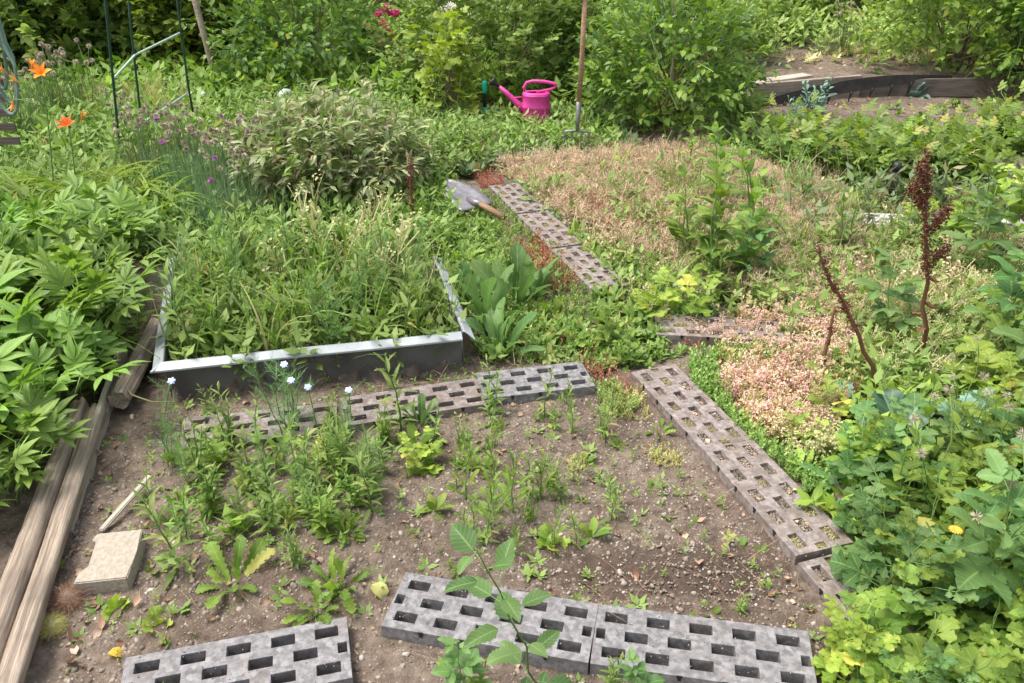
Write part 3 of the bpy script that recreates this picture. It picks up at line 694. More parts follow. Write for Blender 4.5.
# ------------------------------------------------------------------ tools and things
def obj_pb(name, pb, parent, smooth=True): return link(name, pb.mesh(name, smooth), parent)
def tube_mesh(pts, r0, r1, mat, sides=10):
    pb = PB(1); pb.tube(pts, r0, r1, mat, sides); return pb.mesh('tube')
def lathe(prof, mat, k=28, sx=1, sy=1, cap=False):
    V = []; Fc = []
    for r, z in prof:
        for j in range(k): a = 2 * math.pi * j / k; V.append((r * sx * math.cos(a), r * sy * math.sin(a), z))
    n = len(prof)
    for i in range(n - 1):
        for j in range(k): Fc.append((i * k + j, i * k + (j + 1) % k, (i + 1) * k + (j + 1) % k, (i + 1) * k + j))
    Fc.append(tuple(range(k))[::-1])
    if cap: Fc.append(tuple((n - 1) * k + j for j in range(k)))
    me = bpy.data.meshes.new('lathe'); me.from_pydata(V, [], Fc); me.materials.append(M[mat])
    for f in me.polygons: f.use_smooth = len(f.vertices) == 4
    return me
# watering can, spout to the left
g = at(536, 122, .02); wc = empty('watering_can', (g.x, g.y, .015), 'bright pink plastic watering can with a black rose standing before the hedge', 'watering can', rz=R(-4))
link('body', lathe([(.098, 0), (.106, .004), (.106, .022), (.098, .03), (.096, .11), (.101, .118), (.101, .132), (.096, .14), (.095, .205), (.100, .215), (.098, .222), (.090, .222), (.088, .15)], 'pink_plastic', sx=1.12, sy=.8), wc)
link('filler_top', lathe([(.092, .2), (.10, .218), (.094, .236), (.075, .240), (.07, .232)], 'pink_plastic', sx=1.12, sy=.78), wc)
link('handle', tube_mesh([(-.09, 0, .21), (-.098, 0, .27), (-.075, 0, .308), (-.03, 0, .32), (.06, 0, .318), (.13, 0, .305), (.155, 0, .292), (.15, 0, .27)], .013, .012, 'pink_plastic'), wc)
link('handle_arm', tube_mesh([(.155, 0, .285), (.12, 0, .262), (.06, 0, .25), (0, 0, .236)], .010, .012, 'pink_plastic'), wc)
link('spout', tube_mesh([(-.09, 0, .09), (-.15, 0, .15), (-.22, 0, .215), (-.29, 0, .275)], .03, .014, 'pink_plastic', 12), wc)
link('spout_brace', tube_mesh([(-.1, 0, .2), (-.16, 0, .19), (-.2, 0, .2)], .007, .006, 'pink_plastic'), wc)
rose = lathe([(.012, 0), (.014, .03), (.034, .07), (.036, .08), (.0, .088)], 'black_plastic', 16); ro = link('rose', rose, wc, (-.285, 0, .27)); ro.rotation_euler = (0, R(-52), 0)
# teal handled hand tool
g = at(485, 119, 0); tl = empty('soil_tool', (g.x, g.y, 0), 'upright turquoise and black handled tool stuck in the soil left of the pink can', 'garden tool')
link('lower_grip', lathe([(.019, 0), (.020, .005), (.020, .09), (.016, .095)], 'teal_plastic', 14, cap=True), tl)
link('shaft', lathe([(.014, .09), (.013, .21)], 'black_plastic', 14), tl)
link('upper_grip', lathe([(.016, .205), (.021, .212), (.021, .29), (.016, .30), (.012, .302)], 'teal_plastic', 14, cap=True), tl)
# digging fork
g = at(576, 152, 0); fk = empty('digging_fork', (g.x, g.y, .035), 'digging fork standing upright with its tines pushed into the soil', 'garden fork', tilt=(R(1), R(1.2)))
def fork():
    for i, x in enumerate((-.085, -.03, .03, .085)):
        link('tine', tube_mesh([(x, 0, .105), (x * 1.02, 0, .09), (x, 0, .04), (x, .01, -.16)], .0085, .006, 'fork_steel', 6), fk)
    pb = PB(2)
    pb.tube([(-.088, 0, .098), (-.075, 0, .112), (-.04, 0, .113), (0, 0, .122), (.04, 0, .113), (.075, 0, .112), (.088, 0, .098)], .009, .009, 'fork_steel', 6)
    pb.tube([(0, 0, .112), (0, 0, .2), (0, 0, .32)], .012, .019, 'fork_steel', 8); obj_pb('socket', pb, fk)
    link('shaft', tube_mesh([(0, 0, .31), (.002, 0, .6), (0, 0, .985)], .0175, .0165, 'brown_wood', 10), fk)
    link('grip', tube_mesh([(-.058, 0, .99), (-.03, 0, .994), (.03, 0, .994), (.058, 0, .99)], .017, .017, 'brown_wood', 10), fk)
fork()
# shovel lying with the blade up against the plants
def shovel():
    c = at(464, 199, .05); r = empty('shovel', (c.x, c.y, .03), 'shovel with a pointed steel blade lying at the start of the far grid path', 'shovel', rz=R(-52))
    V = []; Fc = []; n = 12; m = 8
    for i in range(n + 1):
        t = i / n; x = -.17 + .30 * t
        wdt = .115 * (1 - max(0, (.62 - t) / .62) ** 1.5) ** .8 if t < .62 else .115
        for j in range(m + 1):
            u = -1 + 2 * j / m; V.append((x, u * wdt, .10 * (1 - t) * .9 + .008 * u * u))
    for i in range(n):
        for j in range(m): a = i * (m + 1) + j; Fc.append((a, a + 1, a + m + 2, a + m + 1))
    me = bpy.data.meshes.new('blade'); me.from_pydata(V, [], Fc); me.materials.append(M['steel'])
    for f in me.polygons: f.use_smooth = True
    b = link('blade', me, r); sf = b.modifiers.new('thick', 'SOLIDIFY'); sf.thickness = .003
    link('socket', tube_mesh([(.04, 0, .035), (.1, 0, .032), (.17, 0, .035)], .016, .019, 'steel', 10), r)
    link('shaft', tube_mesh([(.16, 0, .035), (.25, 0, .03), (.37, .01, .01)], .018, .017, 'brown_wood', 10), r)
shovel()
# plant trellis of green coated poles
def pole(nm, x, y, h, parent, lean=(0, 0), r=.0085): return link(nm, tube_mesh([(x, y, -.1), (x + lean[0] * .5, y + lean[1] * .5, h * .5), (x + lean[0], y + lean[1], h)], r, r, 'green_coat', 8), parent)
p1, p2, p3 = at(121, 172, 0), at(142, 125, 0), at(192, 108, 0)
p2 = Vector((p1.x + .17, p1.y + .5, 0)); p3 = Vector((p1.x + .55, p1.y + .66, 0))
tr = empty('plant_trellis', (p1.x, p1.y, 0), 'green coated metal trellis poles tied with pale rods above the daylilies', 'trellis')
def ab(px, py, y):      # point on a pixel ray at world depth y
    t0 = at(px, py, 0); d = (t0 - Vector((0, 0, EYE))); return Vector((0, 0, EYE)) + d * (y / t0.y)
def seg(nm, pts, r, mat): return link(nm, tube_mesh([Vector(p) - Vector((p1.x, p1.y, 0)) for p in pts], r, r, mat, 8), tr)
Y1, Y2, Y3 = p1.y, p1.y + .45, p1.y + .55
seg('pole', [ab(123, 185, Y1), ab(117, 120, Y1), ab(104, -12, Y1), ab(98, -120, Y1)], .0085, 'green_coat')
seg('pole', [ab(144, 150, Y2), ab(141, 118, Y2), ab(131, 30, Y2), ab(122, -80, Y2)], .008, 'green_coat')
seg('pole', [ab(193, 112, Y3), ab(188, 85, Y3), ab(178, 8, Y3), ab(168, -90, Y3)], .008, 'green_coat')
seg('crossbar', [ab(114, 78, Y1), ab(135, 55, Y2), ab(180, 33, Y3)], .0075, 'pale_rod')
seg('crossbar', [ab(122, 165, Y1), ab(144, 122, Y2), ab(187, 94, Y3)], .0075, 'pale_rod')
# garden hose hanging from a grey post at the far left
hp = at(-4, 120, 0); Yh = 4.9
def hh(px, py, y=Yh): return ab(px, py, y)
hr = hh(-1, 60); rk = empty('hose_rack', (hr.x - .1, hr.y + .08, 0), 'grey slatted rack at the left edge behind the hanging hose', 'rack')
link('post', boxmesh([(-.33, -.27, -.03, .03, -.1, 1.25)], 'dark_wood', 'post'), rk)
for i in range(7): link('slat', boxmesh([(-.26, .06, -.045, -.033, .28 + i * .085, .325 + i * .085)], 'dark_wood', 'slat'), rk)
link('hook', tube_mesh([(0, -.03, 1.16), (0, -.12, 1.16), (0, -.14, 1.2)], .01, .01, 'fork_steel', 8), rk)
pb = PB(4); topp = Vector((hr.x, hr.y, 1.18))
for i in range(6):
    wd = .02 + .016 * i; dp = .36 + .07 * i - .02 * (i % 2); t = np.linspace(0, 2 * math.pi, 26); yy = .03 * math.sin(i * 2.1) - .05
    loop = [(topp.x + .01 * i - .02 + wd * math.sin(q) * (1 if math.cos(q) < 0 else .7), topp.y + yy + .015 * math.sin(q * 2), topp.z - dp * (1 - math.cos(q)) / 2 * 1.0) for q in t]
    pb.tube(loop, .0105, .0105, 'chive_leaf', 8, rnd=.35, cap=False)
o = obj_pb('garden_hose', pb, None); o.data.materials[0] = M['hose_green']; props(o, 'faded green garden hose hung in long loops at the left edge', 'hose')
# pale rock, small white label, post, peg
def rock(px, py, s, mat, lb, sx=1.0, seed=0, cat='rock', z=.02, grp=None):
    g = at(px, py, 0); pb = PB(seed); pb.inst(T['peb%d' % (seed % 3)], [(0, 0, 0)], (1, .3, .05), (0, 0, 1), s, 'pebble', sx=sx); me = pb.mesh('rock', False); me.materials[0] = M[mat]
    o = link('rock', me, None, (g.x, g.y, g0(g.x, g.y) + z)); return props(o, lb, cat, grp)
rock(201, 112, .27, 'white_stone', 'pale bluish white stone between the trellis and the grey post', 1.1, 1, z=.12)
rock(287, 112, .2, 'white_stone', 'small white stone under the dark leaved shrub', .9, 2, z=.12)
g = at(222, 98, 0); o = link('stake', tube_mesh([(0, 0, -.1), (-.05, 0, .4), (-.16, 0, 1.5)], .028, .025, 'grey_wood', 9), None, (g.x, g.y, 0)); props(o, 'grey weathered wooden stake in front of the yellow green shrub', 'stake')
g = at(890, 197, 0); o = link('peg', lathe([(.027, -.05), (.027, .16), (.024, .165)], 'dark_wood', 12, cap=True), None, (g.x, g.y, 0)); props(o, 'dark round wooden peg in front of the potato plants', 'peg')
pb = PB(9); pb.tube([(0, 0, .165), (0, 0, .2), (0, 0, .215)], .032, .02, 'pebble', 12); me = pb.mesh('cap'); me.materials[0] = M['black_plastic']; link('cap', me, o)
rock(883, 185, .05, 'red_clay', 'small red lump lying beside the dark peg', 1.3, 0, 'clay lump')

# ------------------------------------------------------------------ raised terrace edging, far right
def board(name, a, b, h, th, mat, label, z0=0, cat='board', group='boards edging the far raised bed'):
    a = Vector(a); b = Vector(b); L = (b - a).length; me = boxmesh([(0, L, -th / 2, th / 2, 0, h)], mat, name, .004)
    o = link(name, me, None, (a.x, a.y, z0), (0, 0, math.atan2(b.y - a.y, b.x - a.x))); return props(o, label, cat, group)
A = at(750, 108, 0); B = at(800, 103, 0) ; C_ = at(868, 98, 0); D_ = at(975, 97, 0)
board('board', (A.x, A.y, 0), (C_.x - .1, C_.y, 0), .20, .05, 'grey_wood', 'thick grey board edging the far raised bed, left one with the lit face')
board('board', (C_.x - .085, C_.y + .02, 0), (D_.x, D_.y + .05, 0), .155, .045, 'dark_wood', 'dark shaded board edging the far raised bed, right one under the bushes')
board('plank', (A.x - .05, A.y + .12, 0), (A.x + .62, A.y + .5, 0), .025, .13, 'pale_wood', 'pale plank lying flat on top of the left raised bed board', .16, 'plank', None)
ex = empty('spiked_edging', (A.x, A.y, 0), 'black arched plastic lawn edging with spikes leaning on the raised bed board', 'lawn edging')
def edging():
    n = 40; V = []; Fc = []; L = 2.15; ang = math.atan2(C_.y - A.y, C_.x - A.x)
    for i in range(n + 1):
        f = i / n; x = f * L - .1; y = -.06 - .06 * math.sin(f * 3.14); zb = .01 + .12 * math.sin(min(1, f * 1.15) * 1.57) ** 1.2; zt = zb + .025 + .085 * math.sin(math.pi * f ** .8)
        for yy, z in ((y, zb), (y, zt), (y + .008, zt), (y + .008, zb)): V.append((x * math.cos(ang) - yy * math.sin(ang), x * math.sin(ang) + yy * math.cos(ang), z))
    for i in range(n):
        for j in range(4): Fc.append((i * 4 + j, i * 4 + (j + 1) % 4, (i + 1) * 4 + (j + 1) % 4, (i + 1) * 4 + j))
    Fc.append((0, 1, 2, 3)); Fc.append((n * 4 + 3, n * 4 + 2, n * 4 + 1, n * 4))
    me = bpy.data.meshes.new('strip'); me.from_pydata(V, [], Fc); me.materials.append(M['dusty_plastic']); link('strip', me, ex)
    for i in range(3, n, 4):
        x, y, z = V[i * 4]; link('spike', tube_mesh([(x, y, z + .01), (x - .008, y, z - .04), (x - .02, y, z - .1)], .016, .003, 'black_plastic', 5), ex)
edging()
# distant slatted fence
def fence():
    y = 11.3; r = empty('fence', (4.35, y, 0), 'grey lattice fence seen through the gap in the far shrubs', 'fence')
    for i in range(8): link('post', boxmesh([(i * .55 - .04, i * .55 + .04, -.04, .04, 0, 1.5)], 'grey_wood', 'post', .004), r)
    for z in (.2, .5, .8, 1.1, 1.4): link('rail', boxmesh([(-.1, 4, -.06, -.042, z, z + .08)], 'pale_wood', 'rail', .004), r)
fence()
# ------------------------------------------------------------------ scatter (uncountable cover = stuff)
def poly(*pp): return [tuple(at(px, py, 0)[:2]) for px, py in pp]
def scatter(P_, dens, seed, avoid=True, fade=.0, clump=0, m=.0):
    r = np.random.RandomState(seed); xs, ys = zip(*P_); A_ = (max(xs) - min(xs)) * (max(ys) - min(ys)); n = int(A_ * dens)
    x = r.uniform(min(xs), max(xs), n); y = r.uniform(min(ys), max(ys), n); k = inpoly(x, y, P_)
    if clump:
        c = sum(np.sin(clump * f * (x * math.cos(a) + y * math.sin(a)) + p) for f, a, p in ((1, .3, seed), (1.3, 1.7, 2 + seed), (.7, 2.6, 1.), (2.1, 1.1, 4.))) / 4
        k &= r.uniform(-.55, .55, n) < c + .12
    if avoid: k &= ~on_plate(x, y, m)
    x, y = x[k], y[k]; return np.stack([x, y, gz(x, y)], 1), r
def up(r, n, j=.25): return np.stack([r.normal(0, j, n), r.normal(0, j, n), np.ones(n)], 1)
q = lambda a, b, c, d: (np.array([a, b, c, d], float), np.array([(0, 0), (1, .3), (0, 1), (-1, .3)], float), [(0, 1, 2, 3)])
def sprig(nl, y0, y1, L, w_, el, st=.006, seed=0, top=False):
    rr = random.Random(seed); out = [strip(0, y1, st), xf(strip(0, y1, st), 1, 0, 0, 1.57)]
    for i in range(nl):
        y = y0 + (y1 - y0) * i / max(1, nl - 1); a = i * 2.4 + rr.random(); e = el + rr.uniform(-.3, .3)
        lf = q((0, 0, 0), (w_, .45, .05), (0, 1, 0), (-w_, .45, .05))
        v = lf[0] * L * rr.uniform(.7, 1.1); m_ = np.array(Matrix.Rotation(a, 3, 'Y') @ Matrix.Rotation(math.pi / 2 - e, 3, 'X'))
        out.append((v @ m_.T + np.array((0, y, 0)), lf[1], lf[2]))
    return merge(out)
T['rasp1'] = merge([xf(T['rasplf'], 1, 0, 0, 0, (0, .45, 0)), strip(0, .47)])
T['sed'] = sprig(14, .1, .95, .26, .3, .7, .02, 1)
T['sedred'] = sprig(10, .1, .95, .2, .3, .7, .02, 2)
T['tuft'] = sprig(9, .05, .5, .6, .22, .55, .01, 3)
T['weedlet'] = sprig(8, .1, .9, .42, .22, .4, .012, 4)
T['rosl'] = sprig(8, .02, .12, .9, .2, .35, .01, 5)
def umbel(nb, nf, fr, seed):
    rr = random.Random(seed); out = [strip(0, .8, .009)]
    for i in range(nb):
        a = i * 2.4 + rr.random(); e = rr.uniform(.7, 1.3); L = rr.uniform(.15, .4); y0 = rr.uniform(.5, .85)
        m_ = np.array(Matrix.Rotation(a, 3, 'Y') @ Matrix.Rotation(math.pi / 2 - e, 3, 'X')); b = strip(0, L, .008)
        out.append((b[0] @ m_.T + np.array((0, y0, 0)), b[1], b[2])); tip = m_ @ np.array((0, L, 0)) + np.array((0, y0, 0))
        for j in range(nf):
            o = tip + np.array([rr.uniform(-.06, .06) for _ in range(3)]); n_ = [rr.uniform(-1, 1) for _ in range(3)]
            mm = np.array(Matrix.Rotation(rr.random() * 6, 3, 'Y') @ Matrix.Rotation(rr.uniform(-1.2, 1.2), 3, 'X'))
            v = np.array([(0, 0, -fr), (fr, 0, 0), (0, 0, fr), (-fr, 0, 0)]) @ mm.T + o; out.append((v, np.zeros((4, 2)), [(0, 1, 2, 3)]))
    return merge(out)
T['umbel'] = umbel(5, 4, .034, 1); T['umbel2'] = umbel(6, 3, .05, 5); T['strawst'] = umbel(9, 2, .017, 8); T['grasshead'] = umbel(9, 2, .022, 11)

def stuff(name, pb, label, cat): return props(link(name, pb.mesh(name, False)), label, cat, kind='stuff')
def cover(name, label, cat, layers, seed=1):
    """layers: (poly, density, template, size, mat, jitter, clump)"""
    pb = PB(seed)
    for i, (P_, dens, tpl, sz, mat, jit, cl) in enumerate(layers):
        grow = tpl.endswith('+'); tpl = tpl.rstrip('+'); O, r = scatter(P_, dens, seed * 31 + i, not (grow or tpl in ('tuft',)), 0, cl, .002); n = len(O)
        if grow: O[:, 2] += .036 * on_plate(O[:, 0], O[:, 1]); n = len(O)
        if n: pb.inst(T[tpl], O - np.array([0, 0, .004]), up(r, n, jit), np.stack([r.normal(size=n), r.normal(size=n), np.zeros(n)], 1), sz * r.uniform(.6, 1.25, n), mat)
    return stuff(name, pb, label, cat)

# soil crumbs, pebbles, litter, twigs
SOIL = poly((60, 690), (60, 560), (110, 440), (170, 410), (600, 370), (640, 400), (790, 560), (840, 690))
SOIL2 = poly((0, 683), (100, 400), (600, 250), (900, 250), (1024, 400), (1024, 683))
pb = PB(11)
for k_, dn, s0, s1, mt in ((0, 1500, .004, .013, 'crumb'), (1, 260, .012, .026, 'crumb'), (2, 900, .003, .008, 'crumb')):
    O, r = scatter(SOIL, dn * 1.6, 50 + k_); n = len(O); pb.inst(T['peb%d' % k_], O, r.normal(size=(n, 3)), (0, 0, 1), r.uniform(s0, s1, n), mt)
O, r = scatter(SOIL, 130, 57, clump=2); n = len(O); pb.inst(T['peb1'], O, r.normal(size=(n, 3)), (0, 0, 1), r.uniform(.014, .028, n), 'crumb')
RK = poly((560, 612), (600, 575), (700, 560), (790, 575), (800, 605)); O, r = scatter(RK, 5200, 58); n = len(O); pb.inst(T['peb2'], O, r.normal(size=(n, 3)), (0, 0, 1), r.uniform(.003, .011, n), 'crumb')
xy = []; rq = np.random.RandomState(91)
for cx, cy, an, ln in PLATES[:10]:
    u = rq.uniform(-ln / 2, ln / 2, 90); v = rq.uniform(-.09, .09, 90) ; v = np.sign(v) * np.abs(v); xy.append(np.stack([cx + u * math.cos(an) - v * math.sin(an), cy + u * math.sin(an) + v * math.cos(an), np.full(90, .0462)], 1))
O = np.concatenate(xy); n = len(O); pb.inst(T['peb0'], O, rq.normal(size=(n, 3)) * (1, 1, .2), (0, 0, 1), rq.uniform(.0015, .006, n), 'crumb')
stuff('soil_crumbs', pb, 'loose brown soil crumbs over the bare bed', 'soil crumbs')
pb = PB(12)
for k_, dn, s0, s1 in ((0, 1300, .003, .009), (1, 260, .007, .016), (2, 16, .016, .026)):
    O, r = scatter(SOIL, dn * 1.5, 60 + k_, clump=3 if k_ < 2 else 0); n = len(O); pb.inst(T['peb%d' % k_], O, r.normal(size=(n, 3)) * (1, 1, .3), (0, 0, 1), r.uniform(s0, s1, n), 'pebble')
stuff('pebbles', pb, 'small pale pebbles scattered through the bare soil', 'pebbles')
pb = PB(13)
for P_, dn in ((poly((760, 85), (800, 58), (1010, 62), (1010, 80)), 70), (poly((750, 125), (760, 100), (1010, 98), (1010, 125)), 60), (SOIL, 110), (poly((60, 690), (70, 600), (150, 600), (130, 690)), 420), (poly((560, 610), (640, 560), (800, 560), (820, 620)), 60), (poly((330, 395), (330, 375), (560, 345), (590, 365)), 200), (poly((80, 530), (110, 400), (200, 390), (190, 440), (130, 560)), 130), (poly((850, 690), (800, 480), (900, 440), (1024, 683)), 120)):
    O, r = scatter(P_, dn, 70, False); n = len(O)
    for tn in ('curl', 'curl2'):
        s_ = r.rand(n) < .5; kk = s_.sum(); big = 1.6 if dn == 420 else 1; pb.inst(T[tn], O[s_] + (0, 0, .006), np.stack([r.normal(size=kk), r.normal(size=kk), r.normal(0, .2, kk)], 1), np.stack([r.normal(0, .5, kk), r.normal(0, .5, kk), np.ones(kk)], 1), big * (1.5 if dn in (60, 70) else 1) * r.uniform(.012, .04, kk), 'litter_leaf' if tn == 'curl' else 'dead_leaf')
stuff('leaf_litter', pb, 'curled dry brown leaves lying on the soil', 'leaf litter')
pb = PB(14)
for P_, dn, L0, L1 in ((SOIL, 260, .02, .09), (poly((560, 620), (620, 470), (760, 480), (820, 610)), 330, .03, .14), (poly((360, 400), (360, 372), (560, 345), (580, 370)), 900, .04, .14)):
    O, r = scatter(P_, dn, 80, P_ is SOIL); n = len(O)
    if n: pb.inst(T['stalk'], O + np.array([0, 0, .006]) + np.array([0, 0, 1]) * (on_plate(O[:, 0], O[:, 1], .01) * .045)[:, None], np.stack([r.normal(size=n), r.normal(size=n), r.normal(.05, .1, n)], 1), (0, 0, 1), r.uniform(L0, L1, n), 'straw' if dn > 500 else 'dead_leaf')
stuff('dry_stalks', pb, 'fine dry root threads and stalks lying on the soil', 'dry stalks')

# meadow-like covers
TAN = poly((500, 170), (560, 158), (700, 150), (760, 175), (830, 215), (880, 260), (860, 310), (700, 300), (640, 270), (560, 225))
cover('tan_stonecrop', 'faded tan dried stonecrop covering the ground behind the far path', 'stonecrop', [
    (TAN, 900, 'strawst', .13, 'straw', .4, 0), (TAN, 2200, 'strawst', .10, 'straw', .5, 3.1), (poly((600, 200), (760, 190), (880, 260), (860, 310), (700, 300), (620, 260)), 1100, 'sed', .08, 'herb_leaf', .4, 2.4), (TAN, 900, 'umbel', .10, 'straw', .35, 4.3), (TAN, 700, 'stalk', .16, 'dull_leaf', .45, 2), (TAN, 1500, 'sedred', .05, 'dead_leaf', .4, 0),
    (TAN, 900, 'tuft', .07, 'herb_leaf', .4, 5.2), (poly((600, 200), (760, 190), (880, 260), (860, 310), (700, 300), (620, 260)), 500, 'weedlet', .12, 'herb_leaf', .4, 3.3),
    (poly((740, 180), (820, 180), (860, 250), (760, 240)), 700, 'strawst', .13, 'straw', .4, 0),
    (poly((860, 280), (1000, 250), (1040, 320), (880, 340)), 1100, 'strawst', .14, 'straw_green', .35, 3), (poly((860, 280), (1000, 250), (1040, 320), (880, 340)), 350, 'umbel2', .12, 'straw', .3, 3), (poly((850, 290), (1000, 250), (1040, 330), (880, 350)), 500, 'tuft', .1, 'herb_leaf', .4, 2),
    (poly((500, 170), (700, 150), (1000, 240), (1024, 340), (640, 320)), 500, 'sed', .09, 'straw_green', .4, 3), (poly((500, 190), (700, 170), (1000, 240), (1024, 340), (640, 320)), 200, 'weedlet', .14, 'herb_leaf', .4, 4), (poly((500, 190), (700, 150), (1000, 210), (1024, 340), (640, 320)), 130, 'blades', .22, 'grass_leaf', .5, 0)], 3)
cover('path_overgrowth', 'small weeds and stonecrop creeping over the path plates', 'weeds', [], 20) if False else None
cover('red_stonecrop', 'low red and orange stonecrop patches', 'stonecrop', [
    (poly((560, 205), (600, 195), (680, 208), (690, 232), (600, 235)), 3600, 'sedred', .09, 'sedum_red', .3, 4),
    (poly((470, 172), (500, 170), (505, 188), (480, 190)), 2600, 'sedred', .06, 'sedum_red', .3, 0),
    (poly((530, 235), (560, 240), (575, 290), (540, 300), (520, 260)), 3200, 'sedred', .07, 'sedum_red', .3, 5),
    (poly((560, 340), (600, 350), (640, 395), (615, 410), (585, 375)), 3200, 'sedred', .055, 'sedum_red', .3, 5),
    (poly((640, 330), (760, 325), (760, 350), (680, 352)), 2600, 'sedred', .045, 'sedum_red', .3, 3),
    (poly((620, 380), (650, 400), (780, 560), (760, 575), (640, 430)), 700, 'sedred', .022, 'sedum_red', .4, 6),
    (poly((600, 430), (640, 420), (660, 460), (620, 460)), 1300, 'sedred', .025, 'sedum_red', .4, 8),
    (poly((655, 340), (660, 325), (775, 322), (785, 345)), 3000, 'sed+', .04, 'sedum_yellow', .35, 0),
    (poly((500, 240), (560, 250), (610, 300), (600, 340), (540, 330)), 1200, 'sedred', .04, 'sedum_red', .35, 4)], 4)
cover('white_stonecrop', 'pinkish white flowering stonecrop beside the diagonal path', 'stonecrop', [
    (poly((700, 330), (850, 308), (870, 330), (850, 372), (800, 372), (720, 352)), 2600, 'umbel', .085, 'sedum_flower', .25, 0),
    (poly((715, 380), (760, 364), (815, 378), (830, 430), (790, 455), (745, 420)), 3600, 'umbel', .085, 'sedum_flower', .25, 0),
    (poly((700, 330), (860, 305), (900, 330), (880, 372), (820, 430), (790, 455), (745, 420), (715, 385), (720, 352)), 3000, 'sed', .072, 'sedum_yellow', .3, 3),
    (poly((700, 330), (860, 305), (900, 330), (880, 372), (820, 430), (790, 455), (745, 420), (715, 385), (720, 352)), 900, 'sed', .06, 'sedum_red', .3, 4),
    (poly((675, 335), (775, 326), (785, 340), (700, 345)), 2600, 'umbel+', .06, 'sedum_flower', .3, 0),
    (poly((770, 440), (830, 430), (840, 470), (800, 475)), 2600, 'umbel2', .08, 'straw_green', .25, 0),
    (poly((700, 320), (860, 290), (900, 300), (860, 330)), 1100, 'umbel', .09, 'sedum_flower', .25, 3),
    (poly((630, 300), (700, 305), (700, 330), (650, 330)), 1200, 'umbel', .08, 'sedum_flower', .25, 3)], 5)
cover('green_stonecrop', 'bright green stonecrop cushions along the right diagonal path', 'stonecrop', [
    (poly((690, 362), (740, 350), (790, 358), (760, 372), (715, 385), (745, 425), (790, 460), (815, 500), (790, 480), (740, 440), (690, 390)), 6500, 'sed', .055, 'sedum_green', .3, 0),
    (poly((715, 350), (890, 300), (960, 330), (880, 390), (820, 400)), 2200, 'sed', .06, 'sedum_green', .3, 2.5),
    (poly((640, 300), (690, 296), (720, 318), (660, 332)), 4500, 'sed', .05, 'sedum_blue', .3, 0),
    (poly((785, 455), (850, 430), (860, 480), (810, 500)), 4500, 'sed', .055, 'sedum_green', .3, 0),
    (poly((500, 190), (520, 185), (575, 235), (560, 245)), 3000, 'sed', .05, 'sedum_blue', .3, 0),
    (poly((540, 240), (575, 235), (640, 300), (600, 320)), 500, 'sed+', .03, 'sedum_blue', .35, 3),
    (poly((480, 190), (540, 200), (640, 310), (560, 310)), 1200, 'sed+', .03, 'sedum_yellow', .35, 3),
    (poly((660, 352), (700, 350), (830, 520), (800, 520)), 800, 'sed+', .025, 'sedum_yellow', .35, 5),
    (poly((590, 390), (612, 380), (640, 405), (625, 420), (600, 412)), 4000, 'sed', .045, 'sedum_green', .3, 0)], 6)
cover('yellow_stonecrop', 'small yellowish stonecrop cushions on the soil', 'stonecrop', [
    (poly((645, 452), (665, 444), (686, 455), (680, 466), (652, 466)), 9000, 'sed', .028, 'sedum_yellow', .35, 0),
    (poly((565, 455), (585, 450), (590, 466), (570, 470)), 6000, 'sed', .028, 'sedum_yellow', .35, 0),
    (poly((600, 395), (640, 392), (650, 420), (610, 425)), 3500, 'sed', .04, 'sedum_yellow', .35, 0),
    (poly((740, 395), (780, 400), (800, 440), (770, 445), (740, 420)), 4000, 'sed', .06, 'sedum_yellow', .35, 0),
    (poly((830, 455), (850, 440), (870, 460), (850, 480)), 3500, 'sed', .05, 'sedum_yellow', .35, 0)], 7)
